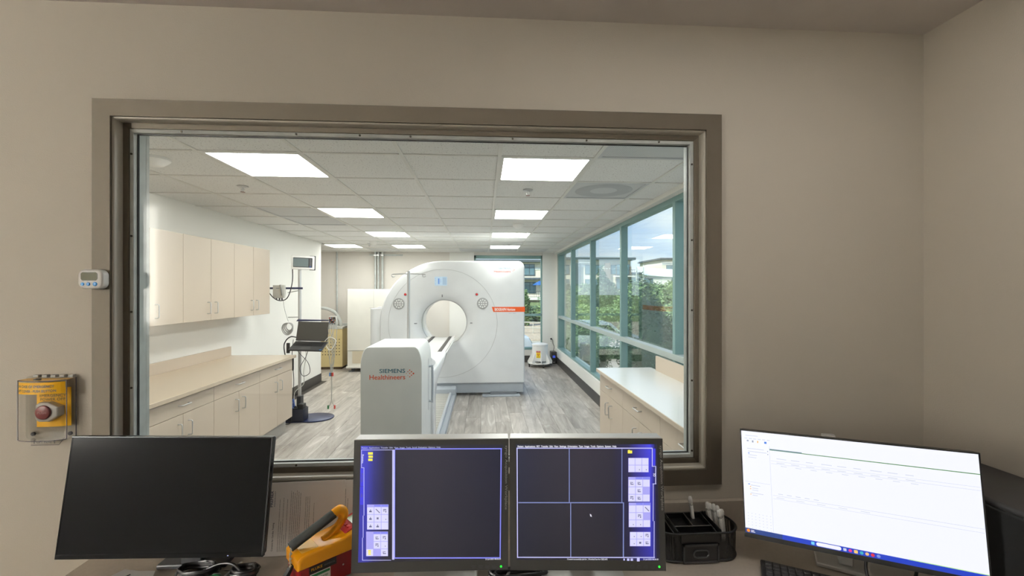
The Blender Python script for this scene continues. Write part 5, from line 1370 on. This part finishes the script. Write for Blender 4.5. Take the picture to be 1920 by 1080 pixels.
obj('strap', b, mat('strap_black', (24, 24, 26), .7), mt, world=False)

# --- leaning paper sheets (page turned on its side)
def sheet(label, x0, w, h, yb, zb, yt, zt, rz, group):
    t = bpy.data.objects.new('paper_sheet', None); C.objects.link(t); t.location = (x0, yb, zb); WL[t.name] = Vector((x0, yb, zb)); tag(t, label, 'paper', group)
    ang = math.atan2(yt-yb, zt-zb); M = Rm(-math.degrees(ang), 'X') @ Rm(rz, 'Y')
    obj('page', BX(0, w, 0, .0016, 0, h, M=M), M_paper, t, world=False)
    return t, M
hh = math.hypot(.098, .20)
t2, M2 = sheet('second printed sheet leaning behind the survey meter, at the right', -.562, .279, .216, 1.432, DZ+.001, 1.470, .985, -.5, 'printed sheets leaning under the window')
t1, M1 = sheet('printed form turned sideways leaning on the wall beside the black monitor', -.722, .279, .216, 1.424, DZ+.001, 1.464, .985, -1.0, 'printed sheets leaning under the window')
rg = random.Random(5)
def para(t, M, cols, zmax=.20):
    bm = bm_new()
    for x, z0, z1 in cols:
        z = z0
        while z < z1:
            l = rg.uniform(.006, .022); e = min(z+l, z1); box(bm, x-.0005, x+.0005, -.0004, .0002, z, e, M=M); z = e+.0013
    obj('printed_lines', bm, mat('print_ink', (132, 127, 123), .8), t, world=False)
para(t1, M1, [(.078+.0058*k, .012, (.165, .10, .17, .06)[k % 4]) for k in range(5)]+[(.112+.0058*k, .012, .19-.004*(k % 3)) for k in range(6)]+[(.158+.0058*k, .015, .17) for k in range(3)]+[(.184, .05, .15), (.205, .03, .09)])
para(t2, M2, [(.075+.01*k, .03, .12) for k in range(3)]+[(.118+.008*k, .01, .19-.03*(k % 2)) for k in range(2)]+[(.15+.008*k, .02, .18) for k in range(3)])
obj('title', text('Consent for Cardiac Testing', .082, .0062, M1 @ Tm(.062, -.0006, .056) @ Rm(-90, 'Y'), .012), M_printb, t1, world=False)
obj('letterhead', text('PREMIER', .048, .0085, M1 @ Tm(.052, -.0006, .168) @ Rm(-90, 'Y'), .012), mat('ink_navy', (40, 50, 90), .7), t1, world=False)
obj('letterhead', text('RADIOLOGY', .046, .0032, M1 @ Tm(.062, -.0006, .168) @ Rm(-90, 'Y'), .0), mat('ink_navy', (40, 50, 90), .7), t1, world=False)
bm = bm_new()
for a in ((.096, .0968, .10, .205), (.1062, .107, .10, .205), (.096, .107, .2045, .2053)): box(bm, a[0], a[1], -.0005, .0002, a[2], a[3], M=M2)
obj('printed_box', bm, mat('print_ink', (132, 127, 123), .8), t2, world=False)

# --- things in front of the black monitor
t = thing('paper_pad', 'white folded paper lying on the desk under the black monitor', 'paper', (-1.02, 1.27, DZ))
obj('lower_sheet', prism(bm_new(), [(-1.145, 1.20), (-0.960, 1.20), (-0.905, 1.262), (-0.970, 1.36), (-1.060, 1.38)], 'z', DZ, DZ+.006), M_paper2, t)
obj('upper_sheet', prism(bm_new(), [(-1.100, 1.24), (-0.960, 1.22), (-0.925, 1.285), (-0.960, 1.36), (-1.060, 1.365)], 'z', DZ+.006, DZ+.010), M_paper2, t)
b = tube(bm_new(), [(-1.045, 1.328, DZ+.011), (-1.040, 1.334, DZ+.012), (-1.025, 1.336, DZ+.011), (-1.018, 1.345, DZ+.011)], .0018, 5); obj('pen_mark', b, M_printb, t)
t = thing('candy_bag', 'clear plastic bag with orange and green contents on the desk edge', 'bag', (-.82, 1.28, DZ))
b = bmesh.new(); bmesh.ops.create_grid(b, x_segments=14, y_segments=10, size=.5)
def bagz(x, y): return max(0, (1-(2*x)**4)*(1-(2*y)**4))
for v in b.verts:
    x, y = v.co.x, v.co.y; v.co = Vector((-.825+x*.16+y*.05, 1.285+y*.13+x*.02, DZ+.004+.018*bagz(x, y)+.002*math.sin(x*31+y*17)))
obj('bag_film', b, G_bag, t, smooth=60)
rg = random.Random(3)
for k in range(14):
    x, y = rg.uniform(-.075, .03), rg.uniform(-.045, .02)
    b = bmesh.new(); bmesh.ops.create_icosphere(b, subdivisions=2, radius=.010, matrix=Tm(-.825+x*.8, 1.275+y, DZ+.010) @ Matrix.Diagonal((1.2, .9, .6, 1)))
    obj('sweet', b, M_orangec, t, smooth=60)
for k in range(6):
    x, y = rg.uniform(-.03, .075), rg.uniform(.0, .045)
    b = bmesh.new(); bmesh.ops.create_icosphere(b, subdivisions=2, radius=.009, matrix=Tm(-.805+x*.7, 1.29+y, DZ+.008) @ Matrix.Diagonal((1.7, .9, .5, 1)))
    obj('wrapper', b, M_green if k % 2 == 0 else M_paper2, t, smooth=60)
obj('zip_strip', BX(-.105, .10, -.003, .003, 0, .003, M=Tm(-.748, 1.29, DZ+.008) @ Rm(80, 'Z')), M_paper2, t)
def coil(label, cx_, cy_, rx, ry, n, m, r=.0035, seed=1):
    rg = random.Random(seed); bm = bm_new()
    for k in range(n):
        a, b_ = rx*rg.uniform(.8, 1.05), ry*rg.uniform(.75, 1.05); ph = rg.uniform(0, .4)
        tube(bm, [(cx_+rg.uniform(-.004, .004)+a*math.cos(q+ph), cy_+b_*math.sin(q+ph), DZ+.004+.006*k*.6+.002*math.sin(3*q)) for q in [2*PI*j/16 for j in range(16)]], r, 6, 2, True)
    return tag(obj('cable', bm, m, loc=(cx_, cy_, DZ), smooth=60), label, 'cable')
coil('black cable coiled under the middle of the black monitor', -.835, 1.350, .055, .035, 6, M_black, .004, 2)
coil('black cable bundle under the right corner of the black monitor', -.695, 1.335, .035, .028, 6, M_black, .0045, 4)
cable('black cable crossing the desk from the coil to the survey meter', [(-.68, 1.31, DZ+.006), (-.635, 1.298, DZ+.006), (-.58, 1.304, DZ+.005), (-.525, 1.31, DZ+.005), (-.50, 1.36, DZ+.005)], .0035, M_black, 8)
cable('black cable arching from the coil to the corner bundle under the black monitor', [(-.81, 1.335, DZ+.02), (-.765, 1.34, DZ+.035), (-.725, 1.335, DZ+.034), (-.695, 1.325, DZ+.01)], .004, M_black, 8)
coil('black cables lying between the stands of the two square monitors', .10, 1.275, .08, .025, 5, M_black, .0045, 6)
cable('pale cable running up behind the gap between the two square monitors', [(.035, 1.20, DZ+.006), (.06, 1.26, DZ+.006), (.085, 1.33, DZ+.006), (.09, 1.40, DZ+.006)], .004, M_cable_w, 8)
cable('black cable hanging behind the right edge of the right square monitor', [(.50, 1.30, 1.0), (.53, 1.31, .97), (.535, 1.32, .90), (.50, 1.33, .82), (.47, 1.34, DZ+.006)], .0045, M_black, 8)

# ================================================================== ON THE WALL
# timer on the window frame
tx, ty, tz = -1.219, 1.486, 1.636
t = thing('timer', 'small white kitchen timer with three blue buttons stuck to the window frame', 'timer', (tx, ty, tz))
obj('body', prism(bm_new(), rrect(.074, .062, .020, 8, tx-.004, tz), 'y', 1.458, 1.4858, .006, 4), M_whitep, t, smooth=50)
obj('lcd', prism(bm_new(), rrect(.047, .0235, .006, 6, tx-.006, tz+.0085), 'y', 1.4573, 1.459), M_lcd, t)
obj('lcd_rim', tube(bm_new(), [(p[0], 1.4578, p[1]) for p in rrect(.048, .0245, .0065, 6, tx-.006, tz+.0085)], .0008, 5, 0, True), M_dgray, t)
for dx, r in ((-.0225, .0052), (-.0055, .0054), (.0145, .0064)):
    obj('button', prism(bm_new(), circ(r, 20, tx-.003+dx, tz-.0155), 'y', 1.4562, 1.459, .0008), M_blue, t, smooth=50)
for dx, s_ in ((-.0225, 'MIN'), (-.0055, 'SEC'), (.0145, 'START STOP')):
    obj('print', text(s_, .008 if len(s_) < 5 else .015, .0016, Tm(tx-.003+dx, 1.4577, tz-.0068)), M_printg, t)
# emergency power-off under a clear cover
ex, ez = -1.370, 1.226
t = thing('emergency_button', 'yellow emergency power-off button under a clear lift cover on the left wall', 'button', (ex, 1.5, ez))
obj('backplate', prism(bm_new(), rrect(.152, .200, .012, 5, ex+.004, ez+.005), 'y', 1.490, 1.4995, .002), G_pla, t)
def bulge(x, w=.072, d=.040): return 1.488-d*math.sqrt(max(0, 1-(x/w)**2*.80))+.0
def curved(x0, x1, z0, z1, n=16, off=0., d=.040):
    b = bmesh.new(); A = []
    for k in range(n+1):
        x = x0+(x1-x0)*k/n; y = bulge(x, d=d)-off; A.append((b.verts.new((ex+x, y, z0)), b.verts.new((ex+x, y, z1))))
    for p, q in zip(A, A[1:]): b.faces.new((p[0], q[0], q[1], p[1]))
    return b
def on_curve(b, off=.0006, d=.040):
    for v in b.verts: v.co.y = bulge(v.co.x-ex, d=d)-off+v.co.y
    return b
X0, X1 = -.064, .072
cov = obj('clear_cover', (lambda b: (b, quad(b, [(ex+X0, bulge(X0), ez-.088), (ex+X0, 1.49, ez-.088), (ex+X0, 1.49, ez+.096), (ex+X0, bulge(X0), ez+.096)]), quad(b, [(ex+X1, 1.49, ez-.088), (ex+X1, bulge(X1), ez-.088), (ex+X1, bulge(X1), ez+.096), (ex+X1, 1.49, ez+.096)]))[0])(curved(X0, X1, ez-.088, ez+.096, off=.004)), G_pla, t, smooth=40)
def cap_sheet(z):
    b = bmesh.new(); n = 16
    f = [(ex+X0+(X1-X0)*k/n, bulge(X0+(X1-X0)*k/n)-.004, z) for k in range(n+1)]
    b.faces.new([b.verts.new(p) for p in f+[(ex+X1, 1.49, z), (ex+X0, 1.49, z)]]); return b
obj('cover_top', cap_sheet(ez+.096), G_pla, cov); obj('cover_bottom', cap_sheet(ez-.088), G_pla, cov)
obj('cover_edge', tube(bm_new(), [(ex+X0-.001, bulge(X0)-.004, ez-.088), (ex+X0-.001, bulge(X0)-.004, ez+.096)], .0022, 6, 0), mat('clear_edge', (226, 226, 228), .15), cov)
bm = bm_new()
for z in (ez+.096, ez-.088): tube(bm, [(ex+X0+(X1-X0)*k/12, bulge(X0+(X1-X0)*k/12)-.004, z) for k in range(13)], .0011, 5, 0)
tube(bm, [(ex+X1, bulge(X1)-.004, ez-.088), (ex+X1, bulge(X1)-.004, ez+.096)], .0014, 5, 0); tube(bm, [(ex+.080, 1.489, ez-.088), (ex+.080, 1.489, ez+.10)], .0016, 5, 0)
obj('cover_rim', bm, mat('clear_edge_dark', (96, 92, 98), .2), cov)
band = obj('label_band', curved(X0+.006, X1-.002, ez+.056, ez+.092, off=.0045), M_yell, cov)
for s_, w, z in (('IN CASE OF EMERGENCY', .104, ez+.080), ('LIFT COVER - PUSH BUTTON', .112, ez+.066)):
    obj('label_text', on_curve(text(s_, w, .0078, Tm(ex-.003, 0, z), .02), .0052), M_printb, band)
obj('top_label', (lambda b: b)(cap_sheet(ez+.0975)), mat('yellow_label_top', (226, 180, 90), .4), cov)
obj('screw_knob', lathe(bm_new(), [(.001, .003), (.009, .003), (.009, 0)], 16, Tm(ex-.01, 1.462, ez+.0975)), M_dgray, cov)
pl = obj('yellow_plate', curved(-.024, .068, ez-.052, ez+.070, off=-.012, d=.026), M_yell, t)
for s_, w, z in (('EMERGENCY', .072, ez+.046), ('POWER OFF', .068, ez+.034)):
    obj('plate_text', on_curve(text(s_, w, .0085, Tm(ex+.022, 0, z), .006), -.0112, .026), mat('olive_print', (110, 92, 24), .6), pl)
obj('button_housing', prism(bm_new(), [(-.032, -.022), (-.032, .022), (-.022, .030), (.004, .030), (.034, .016), (.034, -.012), (.006, -.030), (-.022, -.030)], 'y', 1.456, 1.482, .004, 2, M=Tm(ex+.020, 0, ez-.002)), M_silver, t)
pb = obj('push_button', prism(bm_new(), circ(.022, 28, ex+.014, ez-.002), 'y', 1.450, 1.458, .003), M_dred2, t, smooth=50)
obj('button_text', text('PUSH', .026, .007, Tm(ex+.014, 1.4495, ez-.002), .01), mat('faded_print', (190, 160, 158), .5), pb)
bm = bm_new()
for k in range(5): box(bm, ex-.045+.026*k, ex-.045+.026*k+.016, 1.484, 1.497, ez+.100, ez+.109, .002)
obj('hinge', bm, mat('hinge_grey', (150, 150, 146), .3), t)
bm = bm_new()
for x in (-.048, .062): cyl(bm, (ex+x, 1.487, ez-.078), (ex+x, 1.492, ez-.078), .006, n=12)
obj('mount_screw', bm, M_dgray, t)
tab = obj('lift_tab', prism(bm_new(), [(-.052, -.088), (.046, -.088), (.030, -.110), (-.052, -.110)], 'y', 1.478, 1.480, M=Tm(ex+.008, 0, ez)), G_pla, cov)
obj('tab_text', text('LIFT HERE', .044, .0075, Tm(ex-.004, 1.4774, ez-.100), .01), M_printb, tab)
bm = bm_new()
for x in (-.034, .026): prism(bm, [(x-.001, -.105), (x+.001, -.105), (x+.001, -.0985), (x+.004, -.0985), (x, -.094), (x-.004, -.0985), (x-.001, -.0985)], 'y', 1.4772, 1.4776, M=Tm(ex, 0, ez))
obj('tab_arrow', bm, M_printb, tab)
bm = bm_new(); tube(bm, [(ex-.044, 1.4785, ez-.110), (ex+.038, 1.4785, ez-.110), (ex+.054, 1.4785, ez-.088)], .0008, 5, 0); obj('tab_edge', bm, mat('clear_edge_dark', (96, 92, 98), .2), tab)
